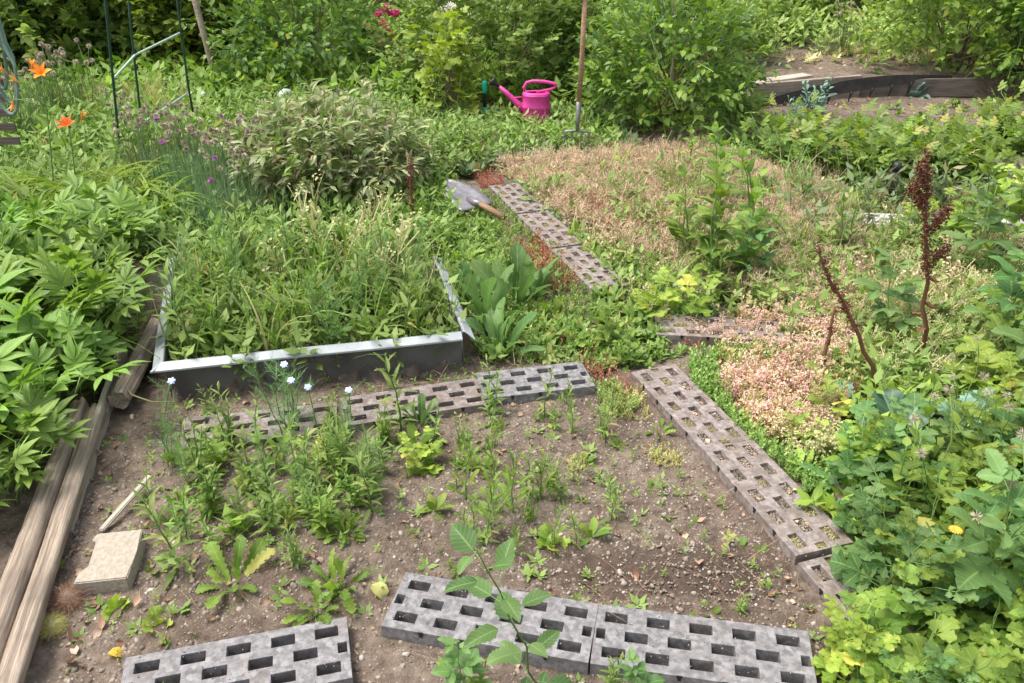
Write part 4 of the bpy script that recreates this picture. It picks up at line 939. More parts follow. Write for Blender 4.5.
cover('meadow_weeds', 'low mixed weeds and grass filling the ground around the beds', 'weeds', [
    (poly((-60, 190), (120, 170), (300, 190), (440, 170), (460, 230), (440, 260), (180, 265), (0, 330), (-100, 330)), 500, 'weedlet', .15, 'herb_leaf', .3, 0),
    (poly((-60, 190), (120, 150), (300, 150), (440, 170), (440, 250), (180, 260), (-60, 280)), 700, 'blades', .2, 'grass_leaf', .35, 0),
    (poly((180, 105), (330, 98), (460, 118), (600, 115), (620, 150), (520, 160), (440, 175), (200, 180)), 620, 'weedlet', .14, 'herb_leaf', .35, 0),
    (poly((430, 112), (600, 115), (640, 150), (520, 168), (440, 180)), 700, 'tuft', .12, 'dull_leaf', .4, 0),
    (poly((430, 112), (600, 118), (640, 150), (520, 168), (440, 180)), 300, 'blades', .16, 'straw_green', .5, 0),
    (poly((440, 180), (475, 200), (520, 290), (590, 330), (600, 360), (480, 360), (480, 330), (440, 250)), 800, 'tuft', .08, 'herb_leaf', .4, 0),
    (poly((440, 200), (475, 210), (590, 330), (600, 355), (480, 350), (440, 250)), 450, 'sed', .06, 'sedum_yellow', .4, 2),
    (poly((440, 180), (500, 200), (600, 300), (640, 350), (600, 370), (480, 360), (440, 250)), 1500, 'sed', .06, 'herb_leaf', .4, 0), (poly((480, 200), (520, 210), (600, 300), (640, 350), (560, 330)), 500, 'strawst', .06, 'straw', .4, 3),
    (poly((150, 400), (600, 345), (600, 372), (160, 412)), 500, 'weedlet', .04, 'herb_leaf', .4, 2),
    (poly((570, 240), (640, 240), (700, 290), (700, 330), (640, 345), (600, 340)), 700, 'tuft', .09, 'herb_leaf', .4, 0),
    (poly((640, 250), (1024, 230), (1040, 330), (880, 330), (700, 320)), 130, 'weedlet', .14, 'herb_leaf', .35, 2),
    (poly((760, 200), (1024, 190), (1024, 250), (800, 245)), 160, 'weedlet', .17, 'dull_leaf', .35, 2),
    (poly((840, 330), (1040, 300), (1060, 420), (860, 420)), 420, 'weedlet', .13, 'herb_leaf', .4, 0),
    (poly((840, 320), (1040, 290), (1060, 380), (880, 400)), 500, 'strawst', .15, 'straw_green', .5, 0),
    (poly((830, 400), (1040, 380), (1060, 700), (850, 700), (800, 480)), 260, 'tuft', .11, 'lime_leaf', .4, 2),
    (poly((690, 140), (760, 120), (800, 150), (770, 175), (700, 160)), 250, 'weedlet', .14, 'herb_leaf', .4, 2),
    (poly((640, 20), (760, 70), (1100, 60), (1100, 40), (800, 20)), 60, 'weedlet', .3, 'pale_leaf', .3, 1),
    (poly((-150, 112), (-150, 20), (700, 20), (690, 100), (560, 108), (420, 108)), 130, 'weedlet', .26, 'hedge_leaf', .4, 0),
    (poly((620, 135), (760, 130), (740, 100), (620, 100)), 200, 'weedlet', .2, 'fresh_leaf', .4, 0),
    (poly((600, 335), (660, 335), (690, 352), (640, 368), (600, 362)), 1800, 'tuft', .06, 'herb_leaf', .4, 0), (poly((165, 408), (345, 392), (350, 428), (180, 448)), 500, 'tuft+', .04, 'herb_leaf', .4, 3), (poly((350, 395), (600, 345), (600, 385), (350, 425)), 260, 'stalk+', .07, 'straw', 1.2, 2), (poly((770, 78), (850, 60), (960, 70), (900, 80)), 60, 'tuft', .12, 'straw_green', .5, 0), (poly((850, 110), (1010, 105), (1010, 118), (860, 122)), 30, 'tuft', .1, 'herb_leaf', .5, 0),
    (poly((-100, 180), (-100, 105), (230, 100), (230, 170)), 330, 'weedlet', .2, 'herb_leaf', .4, 0), (poly((-100, 180), (-100, 110), (200, 105), (200, 170)), 200, 'blades', .28, 'grass_leaf', .4, 0),
    (poly((-80, 500), (-60, 220), (90, 200), (150, 330), (100, 400), (55, 470)), 260, 'weedlet', .14, 'fresh_leaf', .4, 0)], 8)
cover('straw_grass', 'thin dry grass blades standing among the green weeds', 'dry grass', [
    (poly((300, 255), (400, 250), (400, 330), (310, 340)), 70, 'grasshead', .32, 'straw_green', .2, 0),
    (poly((640, 190), (900, 200), (900, 300), (660, 290)), 90, 'stalk', .35, 'straw', .35, 0),
    (poly((380, 320), (450, 300), (460, 350), (390, 360)), 200, 'stalk', .3, 'straw_green', .35, 0)], 9)
cover('bed_ground_weeds', 'dense low weeds and grass inside the metal edged bed', 'weeds', [
    (BED, 330, 'weedlet', .15, 'herb_leaf', .35, 0), (BED, 700, 'blades', .26, 'grass_leaf', .35, 2), (BED, 160, 'tuft', .1, 'fresh_leaf', .4, 3)], 10)
cover('seedlings', 'tiny green seedlings sprouting from the bare soil', 'seedlings', [
    (SOIL, 55, 'rosl', .035, 'herb_leaf', .3, 0), (SOIL, 90, 'weedlet', .04, 'fresh_leaf', .3, 3), (poly((380, 430), (640, 400), (760, 560), (600, 580), (400, 520)), 60, 'weedlet', .06, 'herb_leaf', .4, 4), (poly((480, 470), (600, 470), (610, 560), (480, 560)), 90, 'blades', .08, 'herb_leaf', .5, 0), (SOIL, 40, 'blades', .05, 'straw_green', .7, 0),
    (poly((130, 430), (420, 400), (400, 520), (360, 600), (300, 620), (180, 600)), 150, 'weedlet', .08, 'herb_leaf', .35, 2.5),
    (poly((130, 430), (400, 400), (380, 480), (180, 500)), 200, 'feather', .10, 'thread_leaf', .35, 2.5),
    (poly((160, 440), (330, 420), (300, 560), (200, 560)), 60, 'tuft', .1, 'fresh_leaf', .35, 2)], 11)

# ------------------------------------------------------------------ background shrubs
def mk(nm, **k):
    st, lf = bush(**k); return parts(nm, st, lf)
RASP = [mk('rasp', seed=21 + i, rx=.8, ry=.65, h=1.55, tpl='raspfar', ls=.13, shoots=420, lps=7, mat=('hedge_leaf'), mat2='pale_leaf', f2=.35, shootlen=.3, upness=.6) for i in range(2)]
LIME = mk('lime', seed=31, rx=.55, ry=.5, h=1.5, tpl='raspfar', ls=.12, shoots=240, lps=7, mat='lime_leaf', mat2='hedge_leaf', f2=.35, shootlen=.28, upness=.7, inner=.3)
DARK = mk('dark', seed=41, rx=.8, ry=.6, h=1.15, tpl='ovatef', ls=.10, shoots=430, lps=9, mat='hedge_leaf', mat2='dark_leaf', f2=.4, shootlen=.26, upness=.35)
CURR = [mk('curr', seed=51 + i, rx=.85, ry=.65, h=1.45, tpl='lobfar', ls=.075, shoots=620, lps=9, mat='pale_leaf', mat2='hedge_leaf', f2=.4, shootlen=.3, upness=.6) for i in range(2)]
BIG = mk('big', seed=61, rx=.57, ry=.6, h=1.12, tpl='ovatef', ls=.085, shoots=520, lps=9, mat='fresh_leaf', mat2='dark_leaf', f2=.35, shootlen=.26, upness=.45, rough=.16)
HEDG = [mk('hedg', seed=71 + i, rx=.85, ry=.7, h=1.5, tpl='ovatef', ls=.10, shoots=380, lps=9, mat='hedge_leaf', mat2='lime_leaf' if i else 'dark_leaf', f2=.22, shootlen=.32, upness=.55, inner=.35) for i in range(2)]
FARB = [mk('far', seed=81 + i, rx=1.25, ry=.9, h=2.3, tpl='ovatef', ls=.17, shoots=380, lps=9, mat='dark_leaf' if i else 'hedge_leaf', mat2='hedge_leaf' if i else 'pale_leaf', f2=.35, shootlen=.45, upness=.5) for i in range(2)]
LOW = mk('low', seed=91, rx=.5, ry=.42, h=.62, tpl='ovatef', ls=.10, shoots=170, lps=8, mat='pale_leaf', mat2='hedge_leaf', f2=.4, shootlen=.22, upness=.7)
SAGE = mk('sage', seed=95, rx=.56, ry=.46, h=.56, tpl='lanceb', ls=.10, shoots=560, lps=10, mat='sage_leaf', mat2='herb_leaf', f2=.3, shootlen=.16, upness=.6, rough=.14, stems=60, smat2='brown_stem')
def shrub(nm, p, px, py, s, label, cat='shrub', group=None, rz=None, z=None):
    g = at(px, py, 0); return spawn(nm, p, g.x, g.y, label, cat, group, rz, s, z=g0(g.x, g.y) - .02 if z is None else z)
G_B = 'shrubs along the back of the garden'
shrub('raspberry_bush', RASP[0], -20, 76, 1.05, 'big raspberry bush at the left edge behind the garden hose', group=G_B, rz=.4)
shrub('raspberry_bush', RASP[1], 62, 74, 1.0, 'dark leaved raspberry bush behind the orange daylilies', group=G_B, rz=1.4)
shrub('raspberry_bush', RASP[0], 138, 68, 1.0, 'raspberry bush behind the green trellis poles', group=G_B, rz=2.9)
shrub('yellow_green_shrub', LIME, 205, 74, 1.0, 'yellow green leafy shrub behind the grey wooden stake', group=G_B, rz=.3)
shrub('leafy_shrub', HEDG[0], 262, 60, .95, 'mid green shrub between the yellow green shrub and the dark rounded one', group=G_B, rz=4.1)
shrub('dark_shrub', DARK, 306, 84, .95, 'rounded dark leaved shrub left of the red flowers', group=G_B, rz=1.1)
shrub('currant_bush', CURR[0], 495, 90, 1.0, 'pale green currant bush behind the pink watering can, left one', group=G_B, rz=0)
shrub('currant_bush', CURR[1], 590, 80, 1.05, 'pale green currant bush behind the digging fork handle', group=G_B, rz=2)
shrub('green_bush', BIG, 668, 124, 1.0, 'dense broad green bush right of the digging fork', group=G_B, rz=3.3)
shrub('currant_bush', CURR[1], 655, 50, 1.1, 'light green bush just behind the dense broad bush', group=G_B, rz=4)
shrub('low_shrub', LOW, 722, 76, .95, 'low light green bush left of the grey raised bed board', group=G_B, rz=4)
shrub('low_shrub', LOW, 790, 40, .9, 'low light green plant cluster on the terrace behind the grey board', group=G_B, rz=1, z=.12)
shrub('low_shrub', LOW, 735, 52, 1.2, 'pale bush behind the low light green one near the raised board', group=G_B, rz=2)
shrub('right_hedge_bush', HEDG[1], 948, 80, 1.0, 'yellow tinged bush above the right end of the dark board', group=G_B, rz=.3)
shrub('right_hedge_bush', HEDG[0], 1020, 84, 1.05, 'green bush in the top right corner above the far soil', group=G_B, rz=1.9)
shrub('right_hedge_bush', HEDG[1], 1085, 88, 1.0, 'bush past the right edge of the far soil', group=G_B, rz=4)
shrub('right_hedge_bush', HEDG[1], 985, 50, 1.1, 'yellow green bush behind the right hedge', group=G_B, rz=3)
shrub('vine', mk('vine', seed=97, rx=.26, ry=.2, h=.72, tpl='lobed3', ls=.14, shoots=34, lps=5, mat='lime_leaf', shootlen=.3, upness=.85, inner=.2, stems=16), 446, 118, 1, 'bright yellow green climbing plant left of the teal tool', 'vine', rz=1)
far = [(-5.2, 11.6), (-3.4, 12.2), (-1.6, 12.4), (.2, 11.8), (2.0, 12.0), (3.3, 13.9), (4.6, 14.2), (5.6, 14.4), (7.8, 13.4), (9.6, 12.8), (-7.4, 12.4), (-9.5, 13), (6.6, 14.6), (1.4, 15), (-2.5, 15.2), (-6, 15.5)]
for i, (x, y) in enumerate(far):
    spawn('distant_shrub', FARB[i % 2], x, y, 'tall dense shrub in the row at the far end of the garden', 'shrub', 'tall shrubs at the far end of the garden', i * 1.3, 1 + .1 * math.sin(i * 3))
for px, py, lb in ((792, 28, 'dark green shrub above the terrace soil, left one'), (812, 24, 'dark green shrub left of the lattice fence'), (715, 22, 'dark shrub behind the pale low bushes')):
    shrub('shaded_shrub', DARK, px, py, 1.25, lb, group=G_B)
# dense green thicket right of the fence gap
shrub('leafy_shrub', HEDG[0], 965, 40, .85, 'leafy green shrub right of the lattice fence gap', group=G_B, rz=2.2)

# ------------------------------------------------------------------ sage shrub and mid plants
shrub('sage_shrub', SAGE, 338, 196, 1.0, 'broad olive green sage like shrub behind the metal bed', 'shrub', None, rz=1)
def low_mint(seed):
    st, lf, _ = herb(seed, .28, 12, 'lanceb', .07, el=(.8, .2), stems=11, spread=.14, mat='herb_leaf', whorl=2, lean=.2); return parts('mint', st, lf)
MINT = [low_mint(101), low_mint(105)]
for i, (px, py) in enumerate([(225, 118), (262, 112), (300, 116), (345, 118), (385, 122), (420, 128), (245, 138), (285, 134), (425, 150), (450, 160), (440, 175), (470, 150), (425, 172), (212, 150), (370, 104), (395, 108), (355, 96)]):
    shrub('mint_plant', MINT[i % 2], px, py, random.uniform(.85, 1.2), 'bright green leafy plant in the low belt behind the sage like shrubs', 'plant', 'green leafy plants behind the sage like shrubs')
FEA = []
for i in range(2):
    st, lf, tp = herb(111 + 5 * i, .5, 14, 'feather', .13, el=(1.1, .5), stems=9, spread=.10, mat='thread_leaf', lean=.25); FEA.append(parts('feath', st, lf))
G_ = poly
for i, (px, py, s, lb) in enumerate([(172, 122, .8, 'fine leaved olive yellow plant right of the middle trellis pole'), (150, 118, .75, 'fine leaved yellow plant between the trellis poles'), (100, 122, .7, 'fine leaved plant left of the trellis')]):
    st, lf, tp = herb(121 + i, .5, 16, 'feather', .16, el=(1.2, .8), stems=14, spread=.16, mat='sedum_yellow', lean=.2); shrub('broom_plant', parts('broom', st, lf), px, py, s, lb, 'plant')
# chives and spent flower stalks
def chive(seed, n=220, h=.38, heads=16, hm='seed_head', mat='chive_leaf', rad=.12):
    r = np.random.RandomState(seed); a = r.uniform(0, 6.28, n); d = r.rand(n) ** .5 * rad; O = np.stack([np.cos(a) * d, np.sin(a) * d, np.zeros(n)], 1)
    lf = PB(seed); D = np.stack([np.cos(a) * .3 + r.normal(0, .15, n), np.sin(a) * .3 + r.normal(0, .15, n), np.ones(n)], 1); lf.inst(T['blades'], O, D, np.stack([np.cos(a), np.sin(a), a * 0], 1), h * r.uniform(.5, 1.1, n), mat, sx=.5)
    HD = []; st = PB(seed + 2)
    for k in range(heads):
        az = r.uniform(0, 6.28); p = curve(h * r.uniform(1, 1.35), .25 * r.rand(), az, 5, .01, r, (O[k][0], O[k][1], 0)); st.tube(p, .0022, .0016, 'green_stem', 4)
        m = 26; dd = unit(r.normal(size=(m, 3))); fl = PB(seed + k); fl.inst(T['star'], p[-1] + dd * .008, dd, r.normal(size=(m, 3)), .014, hm); HD.append(('flower_head', fl.mesh('chive_h')))
    return [('foliage', lf.mesh('chive_f')), ('stem', st.mesh('chive_s'))] + HD
CH = [chive(131), chive(135, hm='purple_petal', heads=2), chive(139, heads=26, mat='dull_leaf', h=.42)]
for i, (px, py, k, lb) in enumerate([(205, 215, 0, 'tall chive clump with dry heads, nearest the trellis pole'), (238, 208, 0, 'chive clump with dry heads in the middle of the chives'), (175, 205, 1, 'chive clump with purple flowers right of the trellis pole'), (222, 190, 1, 'chive clump with purple flowers farther back'), (260, 196, 2, 'chive clump with dry heads at the edge of the sage like shrub'), (150, 190, 2, 'clump of spent flower stalks at the foot of the trellis'), (190, 178, 2, 'clump of spent flower stalks between the trellis poles'), (246, 228, 0, 'chive clump closest to the metal bed'), (215, 240, 1, 'short chive clump with purple flowers above the bed corner')]):
    shrub('chive_clump', CH[k], px, py, random.uniform(.85, 1.1), lb, 'chives', 'chive clumps left of the sage like shrub')
LAV = chive(143, n=120, h=.40, heads=20, mat='dull_leaf', rad=.14)
for px, py, s, lb in [(80, 122, 1.15, 'faded greyish seed stalks behind the orange flowers'), (45, 130, 1.1, 'faded grey seed stalks below the hanging hose'), (128, 150, .8, 'faded seed stalks beside the tall left trellis pole'), (15, 150, 1.1, 'faded seed stalks at the left edge under the hose')]:
    shrub('seed_stalks', LAV, px, py, s, lb, 'dry flowers', 'faded seed stalks by the daylilies')

# daylilies
def lily_leaves(seed, n=46, L=.55, mat='fresh_leaf'):
    lf = PB(seed); r = np.random.RandomState(seed); a = r.uniform(0, 6.28, n); e = r.uniform(.9, 1.4, n); D = np.stack([np.cos(a) * np.cos(e), np.sin(a) * np.cos(e), np.sin(e)], 1)
    O = np.stack([np.cos(a), np.sin(a), a * 0], 1) * .05 * r.rand(n)[:, None]; lf.inst(T['bladew'], O, D, np.array([0, 0, 1.]) - D * .3 + r.normal(0, .1, (n, 3)) + np.stack([np.cos(a), np.sin(a), a * 0], 1) * -.8, L * r.uniform(.7, 1.1, n), mat, sx=.6)
    return lf
LL = [lily_leaves(151), lily_leaves(153)]
LLm = [[('foliage', p.mesh('lily_f'))] for p in LL]
for i, (px, py, s, lb) in enumerate([(95, 225, 1, 'clump of arching strap leaves at the foot of the left trellis pole'), (135, 222, .9, 'clump of arching yellow green strap leaves right of the trellis pole'), (160, 232, .8, 'small clump of strap leaves above the metal bed corner'), (40, 235, 1, 'clump of strap leaves under the lower orange flower'), (70, 210, .9, 'clump of strap leaves behind the peonies')]):
    shrub('daylily_leaves', LLm[i % 2], px, py, s, lb, 'daylily', 'daylily leaf clumps by the trellis')
def lily_flower(seed, tip, dirv, pb, s=.085, closed=False):
    r = np.random.RandomState(seed); d = np.array(dirv, float); d /= np.linalg.norm(d); X = np.cross(d, [0.1, .2, 1.]); X /= np.linalg.norm(X); Y = np.cross(d, X)
    for k in range(6):
        a = k * math.pi / 3 + .2; sd_ = X * math.cos(a) + Y * math.sin(a); op = .05 if closed else (.62 if k % 2 else .5)
        pb.inst(T['petal'], [tip], [d * math.cos(op) + sd_ * math.sin(op)], [-sd_ * math.cos(op) + d * math.sin(op)], s * (1 if not closed else 1.0), 'orange_petal' if not closed else 'bud_petal', sx=(1.15 if k % 2 else .85) if not closed else .45)
def lily(base_px, tips, label):
    """tips: (px, py, dir, closed)"""
    g = at(*base_px, 0); o = empty('daylily', (g.x, g.y, g0(g.x, g.y)), label, 'daylily', 'orange daylily stalks'); st = PB(1); FLW = []; b = Vector((g.x, g.y, 0))
    nb = 0
    for i, (px, py, d, cl) in enumerate(tips):
        t = ab(px, py, g.y) - b; t0 = (ab(tips[0][0], tips[0][1], g.y) - b) * .78 if i else Vector((0, 0, 0))
        m1 = t0.lerp(t, .5) + Vector((.02 * (-1) ** i, 0, .02 if i else .03)); tt = np.linspace(0, 1, 8)[:, None]; p = (1 - tt) ** 2 * np.array(t0) + 2 * tt * (1 - tt) * np.array(m1) + tt * tt * np.array(t)
        st.tube(p, .0055 if i == 0 else .003, .003, 'green_stem', 6); fl = PB(i); lily_flower(i, np.array(t), d, fl, .072 if not cl else .07, cl); link('bud' if cl else 'flower', fl.mesh('lily_fl'), o)
    link('stem', st.mesh('lily_s'), o)
lily((58, 222), [(45, 86, (.15, -.5, .6), False), (25, 95, (-.6, 0, .45), True), (12, 86, (-.5, -.1, .6), True), (16, 110, (-.3, 0, -.9), True), (36, 82, (.1, 0, 1), True)], 'daylily stalk with the upper orange flower and long buds')
lily((80, 218), [(71, 137, (.0, -.4, .7), False), (84, 132, (.4, 0, .8), True)], 'daylily stalk with the lower orange flower')

# ------------------------------------------------------------------ peonies (left foreground)
def peony(seed, n=15, h=.5):
    r = np.random.RandomState(seed); st = PB(seed); lf = PB(seed + 1)
    for k in range(n):
        a = k * 2.399; rad = .05 + .05 * r.rand(); lean = .22 + .7 * (k / n); hh = h * r.uniform(.72, 1.05) * (1 - .25 * (k / n)); p = curve(hh, lean, a, 6, .015, r, (math.cos(a) * rad, math.sin(a) * rad, 0), 1.3)
        st.tube(p, .0055, .003, 'green_stem', 6)
        for t in (.45, .62, .78, .9, 1.0):
            O, D = along(p, [min(t, .999)]); aa = a + r.uniform(-1.5, 1.5) + (t * 9); e = .35 + .5 * (t > .95) + r.normal(0, .15); d = np.array([[math.cos(aa) * math.cos(e), math.sin(aa) * math.cos(e), math.sin(e)]]) + D * .35
            lf.inst(T['peony'], O, d, np.array([[0, 0, 1.]]) + r.normal(0, .18, (1, 3)), .29 * r.uniform(.75, 1.15) * (1 if t < .95 else .8), 'peony_leaf', sx=r.uniform(.85, 1.05))
    return parts('peony', st, lf)
PE = [peony(161), peony(167), peony(173, 12, .46)]
for i, (x, y, s, lb) in enumerate([(-1.64, 2.34, .72, 'peony plant nearest the bottom left timbers'), (-1.74, 2.74, .78, 'peony plant in the middle of the left border'), (-2.2, 3.0, .8, 'peony plant at the left edge of the middle border'), (-1.82, 3.12, .66, 'peony plant whose leaves reach over the metal bed corner'), (-2.0, 3.6, .68, 'peony plant at the back of the left border'), (-1.56, 1.96, .58, 'peony plant in the lower left corner of the border'), (-2.5, 3.55, .72, 'peony plant farthest back at the left edge'), (-2.2, 2.55, 1, 'peony plant hugging the left edge of the photo'), (-2.0, 2.1, .8, 'low peony plant at the left edge above the timbers')]):
    spawn('peony', PE[i % 3], x, y, lb, 'peony', 'peony plants in the left border', s=s)
g = at(8, 440, .25); 
pb = PB(3); pb.inst(T['ball'], [(0, 0, .3)], (0, 0, 1), (0, 1, 0), .028, 'red_petal'); pb.inst(T['petal'], [(0, 0, .3)] * 6, [(math.cos(k), math.sin(k), 1.2) for k in range(6)], (0, 0, 1), .03, 'red_petal')
st_ = PB(2); st_.tube([(0, 0, 0), (.01, 0, .15), (0, 0, .3)], .004, .003, 'green_stem'); spawn('peony_bud', parts('budst', st_, pb, lfname='bud'), -1.66, 2.25, 'small reddish bud between the peony leaves at the left edge', 'bud', z=.06)

# ------------------------------------------------------------------ herbs: prototypes
def H(nm, *a, **k):
    st, lf, tp = herb(*a, **k); return parts(nm, st, lf)
LANCE = [H('wl', 201 + 7 * i, .30, 22, 'lance', .085, el=(1.0, .25), stems=1 + i, spread=.03, lean=.12, mat='herb_leaf', sr=.0035) for i in range(3)]
LANCEF = [H('wf', 231 + 7 * i, .26, 24, 'lanceb', .068, el=(1.0, .3), stems=2 + i, spread=.04, lean=.2, mat='fresh_leaf', sr=.0035) for i in range(2)]
NIG = [H('ng', 251 + 7 * i, .42, 26, 'feather', .085, el=(.9, .3), stems=3, spread=.03, lean=.15, mat='thread_leaf', sr=.0025, prof=lambda t: 1 - .3 * t) for i in range(2)]
OVA = [H('ov', 271 + 7 * i, .34, 16, 'ovate', .085, el=(.7, .1), stems=2, spread=.03, lean=.15, mat='fresh_leaf', sr=.004, dev=.3) for i in range(2)]
SOW = [H('sw', 291 + 7 * i, .30, 18, 'dockup', .12, el=(1.2, .75), stems=1, lean=.1, mat='fresh_leaf', sr=.005, prof=lambda t: 1 - .6 * t) for i in range(2)]
AV = [H('av', 311 + 7 * i, .36, 9, 'avens', .165, el=(.8, .25), stems=4, spread=.05, lean=.3, mat=m_, sr=.003, prof=lambda t: 1.1 - .5 * t) for i, m_ in enumerate(('lime_leaf', 'fresh_leaf', 'lime_leaf', 'rasp_leaf'))]
GEU = [H('ge', 341 + 7 * i, .32, 8, 'lobed3', .14, el=(.7, .15), stems=5, spread=.06, lean=.35, mat=m_, sr=.003) for i, m_ in enumerate(('lime_leaf', 'fresh_leaf'))]
RSH = [H('rs', 361 + 7 * i, .45, 13, 'raspberry', .09, el=(.75, .1), stems=1, lean=.2, mat='rasp_leaf', sr=.0045, prof=lambda t: .75 + .5 * np.sin(t * 3) - .35 * (t > .9), t0=.15, dev=.12) for i in range(3)]
TAL = [H('tl', 391 + 7 * i, .6, 22, 'ovate', .13, el=(.8, .1), stems=2, spread=.04, lean=.12, mat='fresh_leaf', sr=.005, dev=.3) for i in range(2)]
POT = [H('pt', 411 + 7 * i, .36, 9, 'potato', .19, el=(.9, .2), stems=7, spread=.08, lean=.45, mat='fresh_leaf' if i else 'herb_leaf', sr=.005, prof=lambda t: 1.1 - .4 * t) for i in range(2)]
GRS = [[('blade', (lambda p: (p.inst(T['blade'], np.random.RandomState(3 + i).normal(0, .015, (30, 3)) * (1, 1, 0), up(np.random.RandomState(5 + i), 30, .3), np.random.RandomState(6).normal(size=(30, 3)) * (1, 1, .1), np.random.RandomState(7).uniform(.12, .3, 30), 'grass_leaf'), p)[1])(PB(430 + i)).mesh('grass'))] for i in range(2)]
DOCK = [[('foliage', rosette(441 + i, 13, 'dockup', .2, el=(1.35, .6), mat='rasp_leaf').mesh('dock'))] for i in range(2)]
DAND = [[('foliage', rosette(451 + i, 15, 'thistle', .14, el=(1.25, .35), mat='fresh_leaf').mesh('dand'))] for i in range(3)]
SPN = [[('foliage', rosette(461 + i, 9, 'spoon', .11, el=(1.2, .2), mat='fresh_leaf').mesh('spoon'))] for i in range(2)]
MUL = [[('foliage', rosette(471 + i, 12, 'lanceb', .24, el=(1.3, .4), mat='pale_leaf').mesh('mul'))] for i in range(2)]
LIR = [[('foliage', rosette(481 + i, 6, 'lobed3', .08, el=(1.2, .3), mat='lime_leaf').mesh('lir'))] for i in range(2)]

def put(nm, P_, px, py, s, label, cat='weed', group=None, **k): return shrub(nm, P_, px, py, s, label, cat, group, **k)
# weeds standing inside the metal bed
r = random.Random(5); Gb = 'tall weeds filling the metal edged bed'
cells = [(u, v) for u in np.linspace(.07, .86, 9) for v in np.linspace(.10, .9, 6)]
for i, (u, v) in enumerate(cells):
    u += r.uniform(-.04, .04); v += r.uniform(-.06, .06)
    a = FL.lerp(FR, u); b = BL.lerp(BR, u); p = a.lerp(b, v)
    k = i % 7; zone = 'left' if u < .35 else ('middle' if u < .66 else 'right')
    if k in (0, 3): nm, pp, s, what = 'leafy_weed', LANCE[i % 3], r.uniform(1.0, 1.45), 'upright narrow leaved weed'
    elif k in (1, 5): nm, pp, s, what = 'bright_weed', LANCEF[i % 2], r.uniform(.9, 1.35), 'bushy bright green weed'
    elif k == 2: nm, pp, s, what = 'nigella', NIG[i % 2], r.uniform(.8, 1.1), 'feathery fine leaved plant'
    elif k == 4: nm, pp, s, what = 'grass_tuft', GRS[i % 2], r.uniform(1, 1.6), 'arching grass tuft'
    else: nm, pp, s, what = 'leafy_weed', SOW[i % 2], r.uniform(.7, 1), 'jagged leaved weed'
    row = 'part near the front rim' if v < .4 else 'part towards the back'
    spawn(nm, pp, p.x, p.y, '%s in the metal edged bed, %s %s' % (what, zone, row), 'weed', Gb, s=s)
# nigella flowers: blue
def nig_flower(px, py, base, label, s=.015):
    g = at(*base, 0); o = empty('nigella', (g.x, g.y, g0(g.x, g.y)), label, 'flower', 'pale blue nigella flowers'); t = ab(px, py, g.y) - Vector((g.x, g.y, 0)); st = PB(5); lf = PB(6); fl = PB(7)
    m = Vector((t.x * .3, 0, t.z * .55)); tt = np.linspace(0, 1, 7)[:, None]; p = (1 - tt) ** 2 * np.zeros(3) + 2 * tt * (1 - tt) * np.array(m) + tt * tt * np.array(t); st.tube(p, .002, .0015, 'green_stem', 5)
    O, D = along(p, np.linspace(.15, .97, 12)); rr = np.random.RandomState(int(px)); a = rr.uniform(0, 6.28, 12); lf.inst(T['feather'], O, np.stack([np.cos(a), np.sin(a), .8 + a * 0], 1), (0, 0, 1), rr.uniform(.05, .085, 12), 'thread_leaf')
    a = np.arange(10) * .628; up_ = np.array([0, -.45, .9]); X = np.array([1., 0, 0]); Y = np.cross(up_, X)
    d = X * np.cos(a)[:, None] + Y * np.sin(a)[:, None] + up_ * np.where(np.arange(10) % 2, .15, .5)[:, None]; fl.inst(T['petal'], np.tile(np.array(t), (10, 1)), d, np.tile(up_, (10, 1)), s, 'blue_petal', sx=1.5)
    link('stem', st.mesh('ns'), o); link('foliage', lf.mesh('nf'), o); link('flower', fl.mesh('nfl'), o)
for px, py, b, lb in [(172, 384, (165, 455), 'pale blue nigella flower in front of the metal bed corner'), (283, 358, (285, 432), 'pale blue nigella flower before the middle of the bed rim, upper one'), (290, 374, (296, 436), 'pale blue nigella flower just under the bed rim, lower one'), (307, 381, (318, 432), 'pale blue nigella flower right of the two under the bed rim'), (348, 384, (352, 425), 'pale blue nigella flower over the middle grid plate')]:
    nig_flower(px, py, b, lb)
